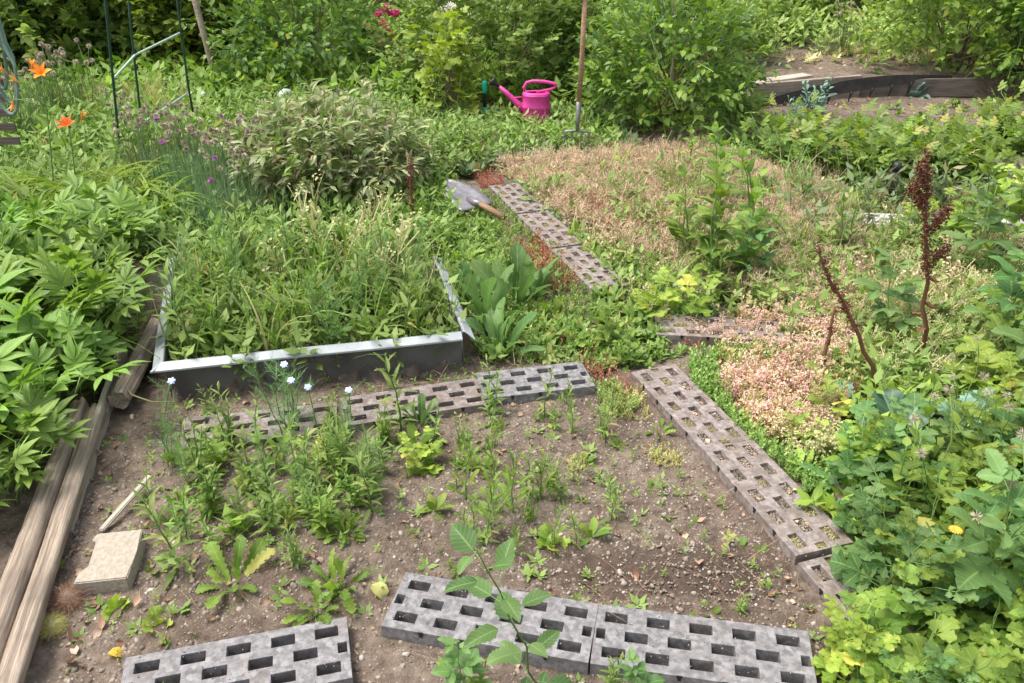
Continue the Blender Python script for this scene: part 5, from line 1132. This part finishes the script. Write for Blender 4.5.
# clump in front of the bed: nigella and weeds reaching over the rim
Wg = 'weeds on the bare soil'
W = [
 ('nigella', NIG[0], 288, 440, .95, 'tall feathery plant rising over the metal rim in the middle'),
 ('nigella', NIG[1], 300, 425, .8, 'feathery plant just right of the tallest one under the rim'),
 ('nigella', NIG[1], 168, 470, .75, 'feathery plant at the left end of the middle plate row'),
 ('nigella', NIG[0], 190, 490, .55, 'short feathery plant below the left middle plate'),
 ('leafy_weed', LANCE[0], 405, 432, 1.15, 'tall narrow leaved weed in front of the right part of the bed rim'),
 ('leafy_weed', LANCE[1], 212, 415, .45, 'small star shaped weed on the soil stained plate'),
 ('leafy_weed', LANCE[0], 450, 352, .6, 'two leaved weed standing at the right bed corner'),
 ('bright_weed', LANCEF[0], 270, 470, .95, 'bushy bright weed under the middle of the plate row'),
 ('bright_weed', LANCEF[1], 250, 500, .9, 'bushy weed left of centre in the weedy soil patch'),
 ('leafy_weed', LANCE[2], 300, 490, .9, 'many stemmed weed in the heart of the weedy soil patch'),
 ('bright_weed', LANCEF[0], 315, 530, .75, 'spreading bright weed on the right of the weedy patch'),
 ('leafy_weed', LANCE[1], 270, 535, .75, 'dark leaved weed in the lower middle of the weedy patch'),
 ('leafy_weed', LANCE[0], 182, 570, 1.0, 'slender pale weed standing alone left of the jagged one'),
 ('leafy_weed', LANCE[2], 230, 450, .8, 'weed behind the feathery plants below the left plate'),
 ('leafy_weed', LANCE[1], 345, 470, .8, 'weed at the right side of the weedy patch by the stones'),
 ('leafy_weed', LANCE[0], 365, 500, .85, 'weed standing at the right edge of the weedy patch'),
 ('jagged_weed', DAND[0], 234, 588, .95, 'dark green jagged leaved rosette standing in the lower left soil'),
 ('jagged_weed', DAND[1], 340, 592, .85, 'jagged grey green rosette above the lone front plate'),
 ('jagged_weed', DAND[2], 318, 612, .7, 'jagged rosette hanging over the edge of the lone front plate'),
 ('leafy_weed', LANCE[2], 298, 575, .5, 'low weed between the two jagged rosettes'),
 ('spoon_weed', SPN[0], 345, 535, .8, 'broad leaved seedling with a yellow leaf beside the weedy patch'),
 ('spoon_weed', SPN[1], 415, 445, 1.0, 'broad leaved weed below the right half of the middle plates'),
 ('lime_weed', GEU[0], 432, 470, .5, 'yellow green lobed weed on the soil below the middle plates'),
 ('leafy_weed', LANCE[0], 457, 490, .45, 'thin upright weed right of the yellow green lobed one'),
 ('dock', DOCK[0], 420, 425, .55, 'broad upright dock leaves below the bed'),
 ('sow_thistle', SOW[0], 490, 532, .8, 'upright jagged weed in the centre of the bare soil'),
 ('sow_thistle', SOW[1], 512, 512, .85, 'tallest jagged weed in the centre of the bare soil'),
 ('sow_thistle', SOW[0], 535, 500, .6, 'jagged weed right of the tallest central one'),
 ('leafy_weed', LANCE[0], 485, 548, .6, 'slim weed in front of the central jagged weeds'),
 ('leafy_weed', LANCE[1], 560, 500, .45, 'low weed right of the central group'),
 ('fern_leaf_weed', LIR[0], 552, 548, 1.0, 'small lime green lobed leaf on the central soil'),
 ('leafy_weed', LANCE[0], 578, 550, .5, 'thin weed beside the small lime green leaf'),
 ('spoon_weed', SPN[0], 612, 478, .5, 'small rosette right of the central weeds'),
 ('spoon_weed', SPN[1], 655, 482, .45, 'flat rosette below the yellowish stonecrop cushion'),
 ('spoon_weed', SPN[0], 715, 500, .6, 'small green rosette beside the middle right plate'),
 ('jagged_weed', DAND[2], 660, 432, .45, 'flat jagged rosette at the upper end of the right path'),
 ('jagged_weed', DAND[0], 600, 415, .4, 'flat jagged rosette right of the middle plate row'),
 ('spoon_weed', SPN[1], 738, 548, .4, 'tiny rosette on the soil left of the near right plate'),
 ('spoon_weed', SPN[0], 708, 612, .55, 'upright small rosette behind the right front plate'),
 ('leafy_weed', LANCE[2], 738, 612, .28, 'tiny tuft behind the right front plate'),
 ('spoon_weed', SPN[1], 765, 590, .4, 'tiny rosette left of the lime green leaves'),
 ('bright_weed', LANCEF[0], 452, 575, .35, 'tiny seedling touching the back edge of the left front plate'),
 ('strawberry', LIR[1], 118, 612, .8, 'low bright leaf below the concrete block'),
 ('strawberry', LIR[0], 158, 628, .8, 'low round leaved plant above the lone front plate'),
 ('strawberry', LIR[1], 140, 560, .5, 'small leaf right of the concrete block'),
 ('spoon_weed', SPN[0], 95, 620, .5, 'small green plant beside the round brown clump'),
 ('spoon_weed', SPN[1], 155, 572, .45, 'small star shaped seedling right of the concrete block'),
 ('leafy_weed', LANCE[2], 605, 700, .5, 'light green weed growing before the front plates joint'),
 ('bright_weed', LANCEF[1], 480, 700, .55, 'weed at the bottom edge left of the raspberry shoot'),
 ('bright_weed', LANCEF[0], 190, 695, .4, 'small weed at the very bottom on the lone plate'),
 ('jagged_weed', DAND[1], 500, 430, .5, 'jagged rosette under the right end of the middle plate row'),
 ('jagged_weed', DAND[0], 545, 418, .45, 'grey green rosette leaning on the shorter grid plate'),
 ('leafy_weed', LANCE[1], 492, 415, .75, 'weed growing at the joint of the two right middle plates'),
 ('leafy_weed', LANCE[0], 150, 520, .7, 'weed beside the pale leaning stick'),
 ('leafy_weed', LANCE[2], 385, 445, .6, 'weed behind the broad leaved one'),
 ('bright_weed', LANCEF[1], 330, 440, .7, 'bright weed growing below the joint of the left middle plates'),
 ('bright_weed', LANCEF[1], 205, 520, .7, 'bright weed at the left of the weedy patch'),
 ('leafy_weed', LANCE[2], 240, 535, .6, 'weed above the dark jagged rosette'),
 ('lime_weed', AV[0], 318, 465, .42, 'yellowish lobed weed among the darker weeds of the patch'),
]
for nm, pp, px, py, s, lb in W: put(nm, pp, px, py, s, lb, 'weed', Wg)
rp = random.Random(29); PC = poly((395, 425), (470, 405), (620, 400), (640, 470), (600, 560), (470, 560), (400, 500)); xs, ys = zip(*PC); n_ = 0
while n_ < 38:
    x, y = rp.uniform(min(xs), max(xs)), rp.uniform(min(ys), max(ys))
    if not inpoly(np.array([x]), np.array([y]), PC)[0] or on_plate(np.array([x]), np.array([y]), .02)[0]: continue
    k = n_ % 4; nm, pp, s_, lb, gr = [('leafy_weed', LANCE[n_ % 2], .55, 'slim weed scattered over the middle of the bare soil', 'slim weeds in the middle of the soil'), ('sow_thistle', SOW[n_ % 2], .5, 'upright broad leaved weed scattered over the middle of the bare soil', 'upright weeds in the middle of the soil'), ('grass_tuft', GRS[0], .45, 'small grass tuft scattered over the middle of the bare soil', 'grass tufts in the middle of the soil'), ('spoon_weed', SPN[n_ % 2], .5, 'low rosette scattered over the middle of the bare soil', 'low rosettes in the middle of the soil')][k]
    spawn(nm, pp, x, y, lb, 'weed', gr, s=s_ * rp.uniform(.6, 1.3)); n_ += 1
rp = random.Random(17); PW = poly((165, 455), (330, 425), (395, 420), (385, 520), (345, 555), (230, 570), (165, 540)); xs, ys = zip(*PW); n_ = 0
while n_ < 34:
    x, y = rp.uniform(min(xs), max(xs)), rp.uniform(min(ys), max(ys))
    if not inpoly(np.array([x]), np.array([y]), PW)[0] or on_plate(np.array([x]), np.array([y]), .01)[0]: continue
    k = n_ % 5; nm, pp, s_, lb = [('leafy_weed', LANCE[n_ % 3], .7, 'narrow leaved weed in the weedy patch below the metal bed'), ('bright_weed', LANCEF[n_ % 2], .65, 'bushy bright weed in the weedy patch below the metal bed'), ('nigella', NIG[n_ % 2], .42, 'fine leaved seedling in the weedy patch below the metal bed'), ('leafy_weed', LANCE[(n_ + 1) % 3], .6, 'narrow leaved weed in the weedy patch below the metal bed'), ('jagged_weed', DAND[n_ % 3], .5, 'jagged rosette in the weedy patch below the metal bed')][k]
    spawn(nm, pp, x, y, lb, 'weed', ['narrow weeds of the weedy patch', 'bushy weeds of the weedy patch', 'fine leaved seedlings of the weedy patch', 'narrow weeds of the weedy patch', 'jagged rosettes of the weedy patch'][k], s=s_ * rp.uniform(.75, 1.25)); n_ += 1
# raspberry shoots
RG = 'raspberry shoots'
def rshoot(px, py, s, lb, k=0, tilt=(0, 0), rz=None): put('raspberry_shoot', RSH[k], px, py, s, lb, 'raspberry shoot', RG, tilt=tilt) if False else spawn('raspberry_shoot', RSH[k], at(px, py).x, at(px, py).y, lb, 'raspberry shoot', RG, rz, s, tilt)
_f = H('rsf', 366, .72, 18, 'rasp1', .068, el=(.6, 0), stems=1, lean=.08, mat='rasp_leaf', sr=.0035, prof=lambda t: .7 + .45 * np.sin(t * 3), t0=.12, dev=.15)
spawn('raspberry_shoot', _f, at(548, 715).x, at(548, 715).y, 'raspberry shoot leaning over the two front plates', 'raspberry shoot', RG, 1.3, .95, (R(-4), R(-11)))
rshoot(640, 715, .35, 'small raspberry shoot at the bottom edge before the right front plate', 1)
rshoot(470, 715, .42, 'small raspberry shoot at the bottom edge left of the tall leaning one', 2)
for i, (px, py, s, k, lb) in enumerate([(1000, 620, 1.0, 1, 'raspberry shoot with large leaves at the right edge, halfway up the lime patch'), (950, 610, .95, 2, 'raspberry shoot with big drooping leaves in the right foreground'), (1035, 540, 1.1, 0, 'raspberry shoot leaning in from the right edge'), (880, 500, .6, 1, 'raspberry shoot above the half hidden right plate'), (1035, 425, 1.1, 2, 'raspberry shoot beside the bluish crinkled leaf'), (985, 345, 1.15, 0, 'raspberry shoot behind the crinkled leaf at the right'), (1030, 330, 1.2, 1, 'tall raspberry shoot at the right edge beside the dry dock'), (885, 345, .9, 2, 'leafy shoot left of the tall dry red dock'), (1000, 480, .8, 0, 'raspberry shoot over the lime leaves right of the cabbage')]): rshoot(px, py, s, lb, k)

# right foreground mass
rr = random.Random(9); PR = poly((838, 505), (850, 462), (900, 468), (1040, 450), (1100, 600), (1100, 740), (850, 740), (880, 620)); xs, ys = zip(*PR); pts = []
while len(pts) < 58:
    x, y = rr.uniform(min(xs), max(xs)), rr.uniform(min(ys), max(ys))
    if inpoly(np.array([x]), np.array([y]), PR)[0] and all((x - a) ** 2 + (y - b) ** 2 > .07 ** 2 for a, b in pts): pts.append((x, y))
for i, (x, y) in enumerate(pts):
    k = rr.random()
    if k < .17: spawn('lobed_leaf_plant', AV[(0, 2)[i % 2]], x, y, 'lime green plant with deeply lobed leaves in the right foreground mass', 'plant', 'lime green lobed plants on the right', s=rr.uniform(.5, .85))
    elif k < .48: spawn('herb_plant', AV[(1, 3)[i % 2]], x, y, 'mid green plant with deeply lobed leaves in the right foreground mass', 'plant', 'mid green lobed plants on the right', s=rr.uniform(.5, .9))
    elif k < .53: spawn('three_leaf_plant', GEU[0], x, y, 'yellowish plant with three lobed leaves in the right foreground mass', 'plant', 'yellowish three lobed plants on the right', s=rr.uniform(.6, 1))
    elif k < .80: spawn('three_leaf_plant', GEU[1], x, y, 'green plant with three lobed leaves in the right foreground mass', 'plant', 'green three lobed plants on the right', s=rr.uniform(.6, 1))
    elif k < .93: spawn('leafy_plant', OVA[i % 2], x, y, 'green plant with oval leaves in the right foreground mass', 'plant', 'oval leaved plants on the right', s=rr.uniform(.7, 1))
    else: spawn('leafy_plant', LANCE[i % 3], x, y, 'narrow leaved weed in the right foreground mass', 'weed', 'narrow leaved weeds on the right', s=rr.uniform(.8, 1.2))
put('lobed_leaf_plant', AV[0], 845, 425, .6, 'yellow green lobed plant left of the dark cabbage leaf', 'plant')
put('lobed_leaf_plant', AV[2], 868, 482, .6, 'lime green lobed plant in front of the dark cabbage leaf', 'plant')
put('lobed_leaf_plant', AV[2], 848, 655, .5, 'lime green lobed plant beside the right end of the front plates', 'plant')
put('lobed_leaf_plant', AV[0], 862, 705, .6, 'lime green lobed plant in the bottom corner right of the front plates', 'plant')
put('three_leaf_plant', GEU[0], 800, 455, .5, 'small lobed plant on the edge of the middle right plate', 'plant')
# seed heads on wiry stems (right)
def wiry(seed, heads=6, h=.5, hm='seed_head', size=.02):
    r = np.random.RandomState(seed); st = PB(seed); HD = []
    for k in range(heads):
        p = curve(h * r.uniform(.7, 1.1), r.uniform(.1, .6), r.uniform(0, 6.28), 8, .02, r); st.tube(p, .0025, .0014, 'green_stem', 5); n = 60; d = unit(r.normal(size=(n, 3)))
        fl = PB(seed + k); fl.inst(T['lance'], p[-1] + d * .003, d, r.normal(size=(n, 3)), size * .75, hm, sx=.5); HD.append(('seed_head', fl.mesh('wh')))
    return [('stem', st.mesh('ws'))] + HD
WI = [wiry(501), wiry(505, 4, .55)]
for px, py, s, lb in [(930, 540, 1, 'wiry stems with bristly round seed heads in the right foreground'), (985, 500, .9, 'wiry stems with bristly seed heads right of the dark cabbage'), (1010, 660, 1, 'wiry stems with bristly seed heads in the lower right corner'), (960, 440, .8, 'wiry stems with bristly seed heads before the bluish leaf'), (860, 340, .5, 'bristly seed heads left of the tall dry dock'), (950, 350, .6, 'bristly seed heads right of the tall dry dock')]: put('wiry_weed', WI[int(px) % 2], px, py, s, lb, 'seed heads', 'wiry seed heads on the right')
# yellow flower and cabbage leaves
g = at(925, 620, 0)
st_ = PB(2); st_.tube([(0, 0, 0), (.01, 0, .15), (0, 0, .3)], .003, .002, 'green_stem'); fl = PB(4); rs_ = np.random.RandomState(2); n = 16; a = np.arange(n) * .39; fl.inst(T['petal'], [(0, 0, .3)] * n, np.stack([np.cos(a), np.sin(a), .7 + 0 * a], 1), (0, 0, 1), .019, 'yellow_petal')
spawn('yellow_flower', parts('yf', st_, fl, lfname='flower'), g.x, g.y, 'single ragged yellow flower among the green leaves', 'flower', z=0.0)
def rosl_obj(nm, tpl, n, ls, el, mat, px, py, label, cat, z=None): 
    lf = rosette(int(px), n, tpl, ls, el, mat, .15); g = at(px, py, 0); spawn(nm, [('foliage', lf.mesh(nm))], g.x, g.y, label, cat, z=z)
rosl_obj('cabbage', 'cabbage', 8, .17, (1.1, .45), 'cabbage_leaf', 900, 436, 'dark green cabbage with broad smooth leaves below the dry dock', 'cabbage')
rosl_obj('crinkled_cabbage', 'wrinkle', 10, .16, (1.25, .5), 'blue_leaf', 972, 432, 'bluish grey crinkled cabbage right of the dark cabbage', 'cabbage')
rosl_obj('squash_leaf', 'cabbage', 4, .10, (.9, .3), 'blue_leaf', 838, 405, 'small pale green round leaves left of the dark cabbage', 'plant')
rosl_obj('blue_cabbage', 'cabbage', 9, .15, (1.2, .1), 'blue_leaf', 914, 97, 'pale bluish cabbage in front of the dark far board', 'cabbage')
# dry dark docks
def dock(seed, h, lean, az, clusters, span=(.35, 1), side=.12, leafy=3, cs=.025):
    r = np.random.RandomState(seed); st = PB(seed); fl = PB(seed + 1); p = curve(h, lean, az, 10, .008, r, power=1.1); st.tube(p, .010, .004, 'red_stem', 7)
    def blob(c, s):
        n = int(46 * s / .025); o = r.normal(0, 1, (n, 3)) * (.5, .5, .8) * s + c; fl.inst(T['grain'], o, r.normal(size=(n, 3)), (0, 0, 1), r.uniform(.007, .013, n), 'dock_seed', sx=2)
    for t in np.linspace(span[0], span[1], clusters): O, D = along(p, [t]); blob(O[0], cs * r.uniform(.5, .8))
    for k in range(6):
        if side <= 0: break
        O, D = along(p, [span[0] + .35 * r.rand()]); a = (k % 2) * math.pi + r.uniform(-.6, .6); e = O[0] + np.array([math.cos(a) * side, math.sin(a) * side * .6, side * r.uniform(1.0, 1.7)]); q_ = np.array([O[0], O[0] * .5 + e * .5 + (0, 0, -.02), e]); st.tube(q_, .004, .002, 'red_stem', 5)
        for t in np.linspace(.35, 1, 5): blob(q_[0] * (1 - t) + q_[2] * t, cs * .62)
    m = leafy; DL = []
    for k in range(m):
        lf = PB(seed + k); O, D = along(p, [.12 + .06 * k]); a = r.uniform(0, 6.28); lf.inst(T['curl2'], O, [(math.cos(a) * .5, math.sin(a) * .5, -.8)], [(0, 0, 1)], r.uniform(.05, .08), 'dock_leaf'); DL.append(('dry_leaf', lf.mesh('dk_l')))
    return [('stem', st.mesh('dk_s')), ('seed_head', fl.mesh('dk_h'))] + DL
def dk(px, py, tx, ty):
    g = at(px, py, 0); t = ab(tx, ty, g.y); return g, t.z * 1.03, abs(t.x - g.x) / t.z, (0 if t.x > g.x else math.pi)
g, h_, l_, a_ = dk(920, 372, 928, 152); spawn('dry_dock', dock(601, h_, l_, a_, 16, (.5, 1), .062, 8, .028), g.x, g.y, 'tall dark red dry dock with thick seed clusters', 'dry dock', 'dry docks', 0)
g, h_, l_, a_ = dk(880, 395, 822, 238); spawn('dry_dock', dock(611, h_, l_, a_, 9, (.5, 1), 0, 1, .022), g.x, g.y, 'leaning brown dry dock stem left of the tall one', 'dry dock', 'dry docks', 0)
g = at(412, 226, 0); spawn('dry_dock', dock(621, .40, .05, 1, 9, (.1, 1), 0, 6, .035), g.x, g.y, 'short brown dry stump of stalks left of the shovel', 'dry dock', 'dry docks', 0)
g = at(820, 375, 0); spawn('dry_dock', dock(631, .3, .05, 1, 3, (.3, .7), 0, 1, .012), g.x, g.y, 'thin short red dry stem among the flowering stonecrop', 'dry dock', 'dry docks', 0)

# strip between bed and far path
Sg = 'leafy plants between the bed and the far path'
for i, (nm, pp, px, py, s, lb) in enumerate([
 ('dock', DOCK[0], 488, 322, 1.3, 'clump of tall upright dock leaves right of the bed, left one'), ('dock', DOCK[1], 514, 305, 1.35, 'clump of tall upright dock leaves right of the bed, farthest one'), ('dock', DOCK[0], 532, 296, 1.05, 'dock clump touching the far path'),
 ('dock', DOCK[1], 500, 352, 1.1, 'dock clump just behind the shorter grid plate'), ('dock', DOCK[0], 470, 300, .9, 'dock clump pressed against the right side of the bed rim'), ('jagged_weed', DAND[1], 555, 318, .9, 'jagged rosette between the docks and the overgrown path plate'), ('jagged_weed', DAND[0], 575, 340, .9, 'jagged rosette behind the right end of the middle row'),
 ('spoon_weed', SPN[0], 540, 350, 1, 'broad leaved rosette behind the shorter plate'), ('oval_leaf_plant', OVA[0], 605, 345, .75, 'oval leaved plant between the far path and the diagonal path'), ('oval_leaf_plant', OVA[1], 625, 365, .6, 'oval leaved plant at the head of the diagonal path'), ('leafy_weed', LANCEF[0], 450, 245, 1, 'green weed behind the back right corner of the bed'), ('jagged_weed', DAND[2], 460, 260, 1.1, 'jagged rosette behind the bed corner'),
 ('jagged_weed', DAND[1], 575, 240, .9, 'jagged rosette right of the far path'), ('jagged_weed', DAND[0], 600, 232, .7, 'jagged rosette in the reddish stonecrop'), ('dock', DOCK[1], 552, 282, .5, 'small dock clump growing on the far path edge'), ('lime_weed', AV[0], 672, 315, .8, 'yellow green lobed plant beyond the diagonal path'), ('lime_weed', AV[2], 650, 322, .6, 'smaller yellow green lobed plant beyond the diagonal path'), ('leafy_weed', LANCE[1], 510, 270, .8, 'thin weed among the docks'), ('sow_thistle', SOW[0], 440, 300, 1, 'jagged upright weed outside the bed near the right rim')]): put(nm, pp, px, py, s, lb, 'weed', Sg)
# middle right
Mg = 'tall leafy plants rising from the stonecrop'
for nm, pp, px, py, s, lb in [
 ('tall_leafy_plant', TAL[0], 712, 292, 1.1, 'tall bushy leafy plant in the middle of the tan stonecrop'), ('tall_leafy_plant', TAL[1], 698, 280, 1.0, 'tall leafy plant just left of the bushy one in the stonecrop'), ('tall_leafy_plant', TAL[1], 738, 274, .95, 'leafy plant just right of the bushy one in the stonecrop'), ('tall_leafy_plant', TAL[1], 690, 262, 1.0, 'loose tall plant at the left of the leafy group in the stonecrop'), ('tall_leafy_plant', TAL[0], 755, 252, 1.0, 'loose tall plant at the right of the leafy group in the stonecrop'), ('tall_leafy_plant', TAL[0], 722, 215, .95, 'leafy plant farther back in the tan stonecrop'), ('raspberry_shoot', RSH[0], 745, 290, .8, 'raspberry shoot beside the bushy leafy plant'),
 ('mullein', MUL[0], 618, 168, 1.0, 'pale upright broad leaved plant right of the fork'), ('mullein', MUL[1], 600, 172, .8, 'broad leaved rosette in front of the fork'), ('mullein', MUL[1], 815, 160, .6, 'pale narrow leaved plant behind the tan stonecrop'), ('leafy_weed', LANCE[2], 845, 262, 1.4, 'pale leafy weed with a broad upright leaf in the right middle'), ('leafy_weed', LANCE[1], 860, 240, 1.3, 'pale leafy weed left of the dark peg'), ('jagged_weed', DAND[1], 770, 210, 1.2, 'jagged leaved weed in the tan stonecrop'), ('leafy_weed', LANCE[0], 905, 258, 1.2, 'leafy weed just left of the tall dry dock top'), ('leafy_weed', LANCE[2], 800, 215, 1.1, 'leafy weed behind the broad upright leaf'), ('mullein', MUL[0], 840, 205, .9, 'broad leaved weed near the pale grid plates'), ('oval_leaf_plant', OVA[0], 690, 172, 1, 'oval leaved plant under the dense broad bush'), ('oval_leaf_plant', OVA[1], 725, 180, .9, 'oval leaved plant at the edge of the tan stonecrop'), ('leafy_weed', LANCEF[1], 880, 285, 1, 'bushy weed among the straw coloured stonecrop'), ('leafy_weed', LANCE[1], 790, 345, .6, 'small weed among the flowering stonecrop')]: put(nm, pp, px, py, s, lb, 'plant', Mg)
rp = random.Random(23); PT = poly((600, 190), (760, 165), (880, 240), (880, 330), (700, 310), (640, 270)); xs, ys = zip(*PT); n_ = 0
while n_ < 36:
    x, y = rp.uniform(min(xs), max(xs)), rp.uniform(min(ys), max(ys))
    if not inpoly(np.array([x]), np.array([y]), PT)[0] or on_plate(np.array([x]), np.array([y]), .02)[0]: continue
    k = n_ % 4; nm, pp, s_, lb, gr = [('leafy_weed', LANCE[n_ % 3], .85, 'narrow leaved weed scattered in the tan stonecrop', 'narrow weeds in the tan stonecrop'), ('jagged_weed', DAND[n_ % 3], .8, 'jagged rosette scattered in the tan stonecrop', 'jagged rosettes in the tan stonecrop'), ('bright_weed', LANCEF[n_ % 2], .8, 'bushy weed scattered in the tan stonecrop', 'bushy weeds in the tan stonecrop'), ('grass_tuft', GRS[n_ % 2], 1.1, 'grass tuft scattered in the tan stonecrop', 'grass tufts in the tan stonecrop')][k]
    spawn(nm, pp, x, y, lb, 'weed', gr, s=s_ * rp.uniform(.7, 1.3)); n_ += 1
# far right group
Rg_ = 'tall plants near the right edge'
for i, (nm, pp, px, py, s, lb) in enumerate([('tall_leafy_plant', TAL[0], 985, 265, 1, 'tall leafy plant at the right behind the dry dock'), ('tall_leafy_plant', TAL[1], 1015, 240, 1.1, 'tall leafy plant at the right edge below the potato plants'), ('tall_leafy_plant', TAL[1], 955, 250, .75, 'leafy plant between the dry dock and the right edge'), ('tall_leafy_plant', TAL[0], 1040, 290, 1.1, 'leafy plant cut off by the right edge'), ('raspberry_shoot', RSH[1], 965, 285, 1.1, 'raspberry shoot standing behind the dry dock'), ('raspberry_shoot', RSH[2], 1010, 300, 1.1, 'raspberry shoot low at the right edge'), ('lime_weed', AV[0], 1000, 210, 1, 'lime green plant at the right edge above the leafy ones'), ('lime_weed', AV[2], 930, 232, .8, 'lime green plant right of the pale grid plates'), ('lime_weed', AV[1], 1020, 385, 1, 'green lobed plant at the right edge above the crinkled cabbage'), ('three_leaf_plant', GEU[0], 985, 395, 1, 'yellowish lobed plant behind the crinkled cabbage'), ('three_leaf_plant', GEU[1], 1020, 350, 1, 'lobed plant at the right edge')]): put(nm, pp, px, py, s, lb, 'plant', Rg_)
# potato rows
Pg = 'potato plants in the far right bed'; k = 0; rp = random.Random(3)
for row, (py, n, x0, x1, lb) in enumerate([(174, 8, 800, 960, 'potato plant in the front row of the green potato bed'), (164, 9, 770, 965, 'potato plant in the middle row of the green potato bed'), (153, 9, 762, 950, 'potato plant in the back row of the green potato bed'), (183, 6, 850, 965, 'potato plant at the near edge of the bed behind the dark peg'), (138, 5, 985, 1060, 'potato plant in the small group at the right edge'), (150, 4, 1000, 1060, 'potato plant in the nearer small group at the right edge')]):
    for j in range(n):
        put('potato_plant', POT[k % 2], x0 + (x1 - x0) * j / (n - 1) + rp.uniform(-5, 5), py + rp.uniform(-2, 2), rp.uniform(.75, 1.0), lb, 'potato plant', Pg); k += 1
put('blue_green_plant', H('bgp', 777, .38, 15, 'spoon', .10, el=(1, .5), stems=9, spread=.08, mat='blue_leaf', lean=.2), 812, 116, 1.0, 'blue green leafy plant standing in front of the grey board', 'plant')
put('blue_green_plant', H('bgq', 787, .3, 12, 'spoon', .09, el=(1, .5), stems=7, spread=.08, mat='blue_leaf', lean=.2), 793, 122, .8, 'lower blue green plant left of the one before the grey board', 'plant')
for px, py, s, lb in [(835, 66, 1, 'pale stalks on the terrace left of the fence gap')]: put('dry_stalk_clump', LAV, px, py, s, lb, 'dry stalks')
# tall pale perennials and red flowers before the far shrubs
def perennial(seed, hm, n=9, h=.95, size=.05):
    st, lf, tp = herb(seed, h, 20, 'lance', .11, el=(.9, .4), stems=n, spread=.2, mat='herb_leaf', lean=.1, sr=.004); r = np.random.RandomState(seed); L = parts('peren', st, lf)
    for c, d in tp: m = 40; dd = unit(r.normal(size=(m, 3))); fl = PB(3); fl.inst(T['star'], c + dd * size * .8, dd, r.normal(size=(m, 3)), size * .7, hm); L.append(('flower', fl.mesh('flw')))
    return L
put('red_flower_clump', perennial(701, 'red_petal', 10, .60, .038), 388, 68, 1, 'clump of tall crimson flowers beside the dark rounded shrub', 'flowers')
put('white_flower_clump', perennial(711, 'white_petal', 8, .70, .05), 440, 62, 1, 'tall white flowers at the top of the photo right of the crimson ones', 'flowers')
PR_ = perennial(721, 'straw_green', 10, .42, .03)
for px, py, s, lb in [(395, 80, .95, 'pale tall stalky plant below the crimson flowers'), (415, 92, .9, 'pale stalky plant left of the bright climbing plant'), (430, 76, .95, 'pale stalky plant behind the bright climbing plant')]: put('stalky_plant', PR_, px, py, s, lb, 'plant', 'pale stalky plants before the currant bush')

# round dry clump, mossy stone
def tangle(nm, px, py, rad, mat, label, cat):
    r = np.random.RandomState(int(px)); n = 1500; d = unit(r.normal(size=(n, 3))); d[:, 2] = np.abs(d[:, 2]) * .8; pb = PB(5); pb.inst(T['stalk'], d * rad * r.uniform(.5, .95, n)[:, None], r.normal(size=(n, 3)) + d * .5, d, rad * .7, mat, sx=2.2); pb.inst(T['ball'], [(0, 0, .0)], (1, 0, 0), (0, 0, 1), rad * 1.5, 'crumb')
    g = at(px, py, 0); props(link(nm, pb.mesh(nm), None, (g.x, g.y, .01)), label, cat)
tangle('dry_root_ball', 70, 604, .045, 'dead_leaf', 'round brown matted root ball below the concrete block', 'root ball')
tangle('moss_clump', 54, 630, .032, 'sedum_yellow', 'small round greenish moss clump beside the timber', 'moss')
# yellow fallen leaf, arching vine over plank
def fallen(px, py, s, mat, lb, seed=0, z=.012): pb = PB(seed); r = np.random.RandomState(seed); pb.inst(T['curl'], [(0, 0, 0)], [(r.normal(), r.normal(), .05)], [(0, .1, 1)], s, mat); g = at(px, py, 0); props(link('fallen_leaf', pb.mesh('fallen'), None, (g.x, g.y, g0(g.x, g.y) + z)), lb, 'leaf')
fallen(108, 657, .05, 'yellow_petal', 'bright yellow fallen leaf below the timbers', 3); fallen(372, 592, .07, 'sedum_yellow', 'pale yellow leaf lying left of the joined front plates', 5); fallen(698, 573, .04, 'dead_leaf', 'reddish brown leaf on the dark soil', 8)
g = at(150, 455, 0); a_ = at(118, 352, .22)
pts = [a_, at(117, 375, .12), at(132, 395, .09), at(152, 402, .07), at(172, 402, .06)]; pb = PB(1); pb.tube([p for p in pts], .0035, .0025, 'straw_green', 6); props(link('bindweed_stem', pb.mesh('bind')), 'pale yellow bare stem arching off the peonies onto the soil', 'stem')
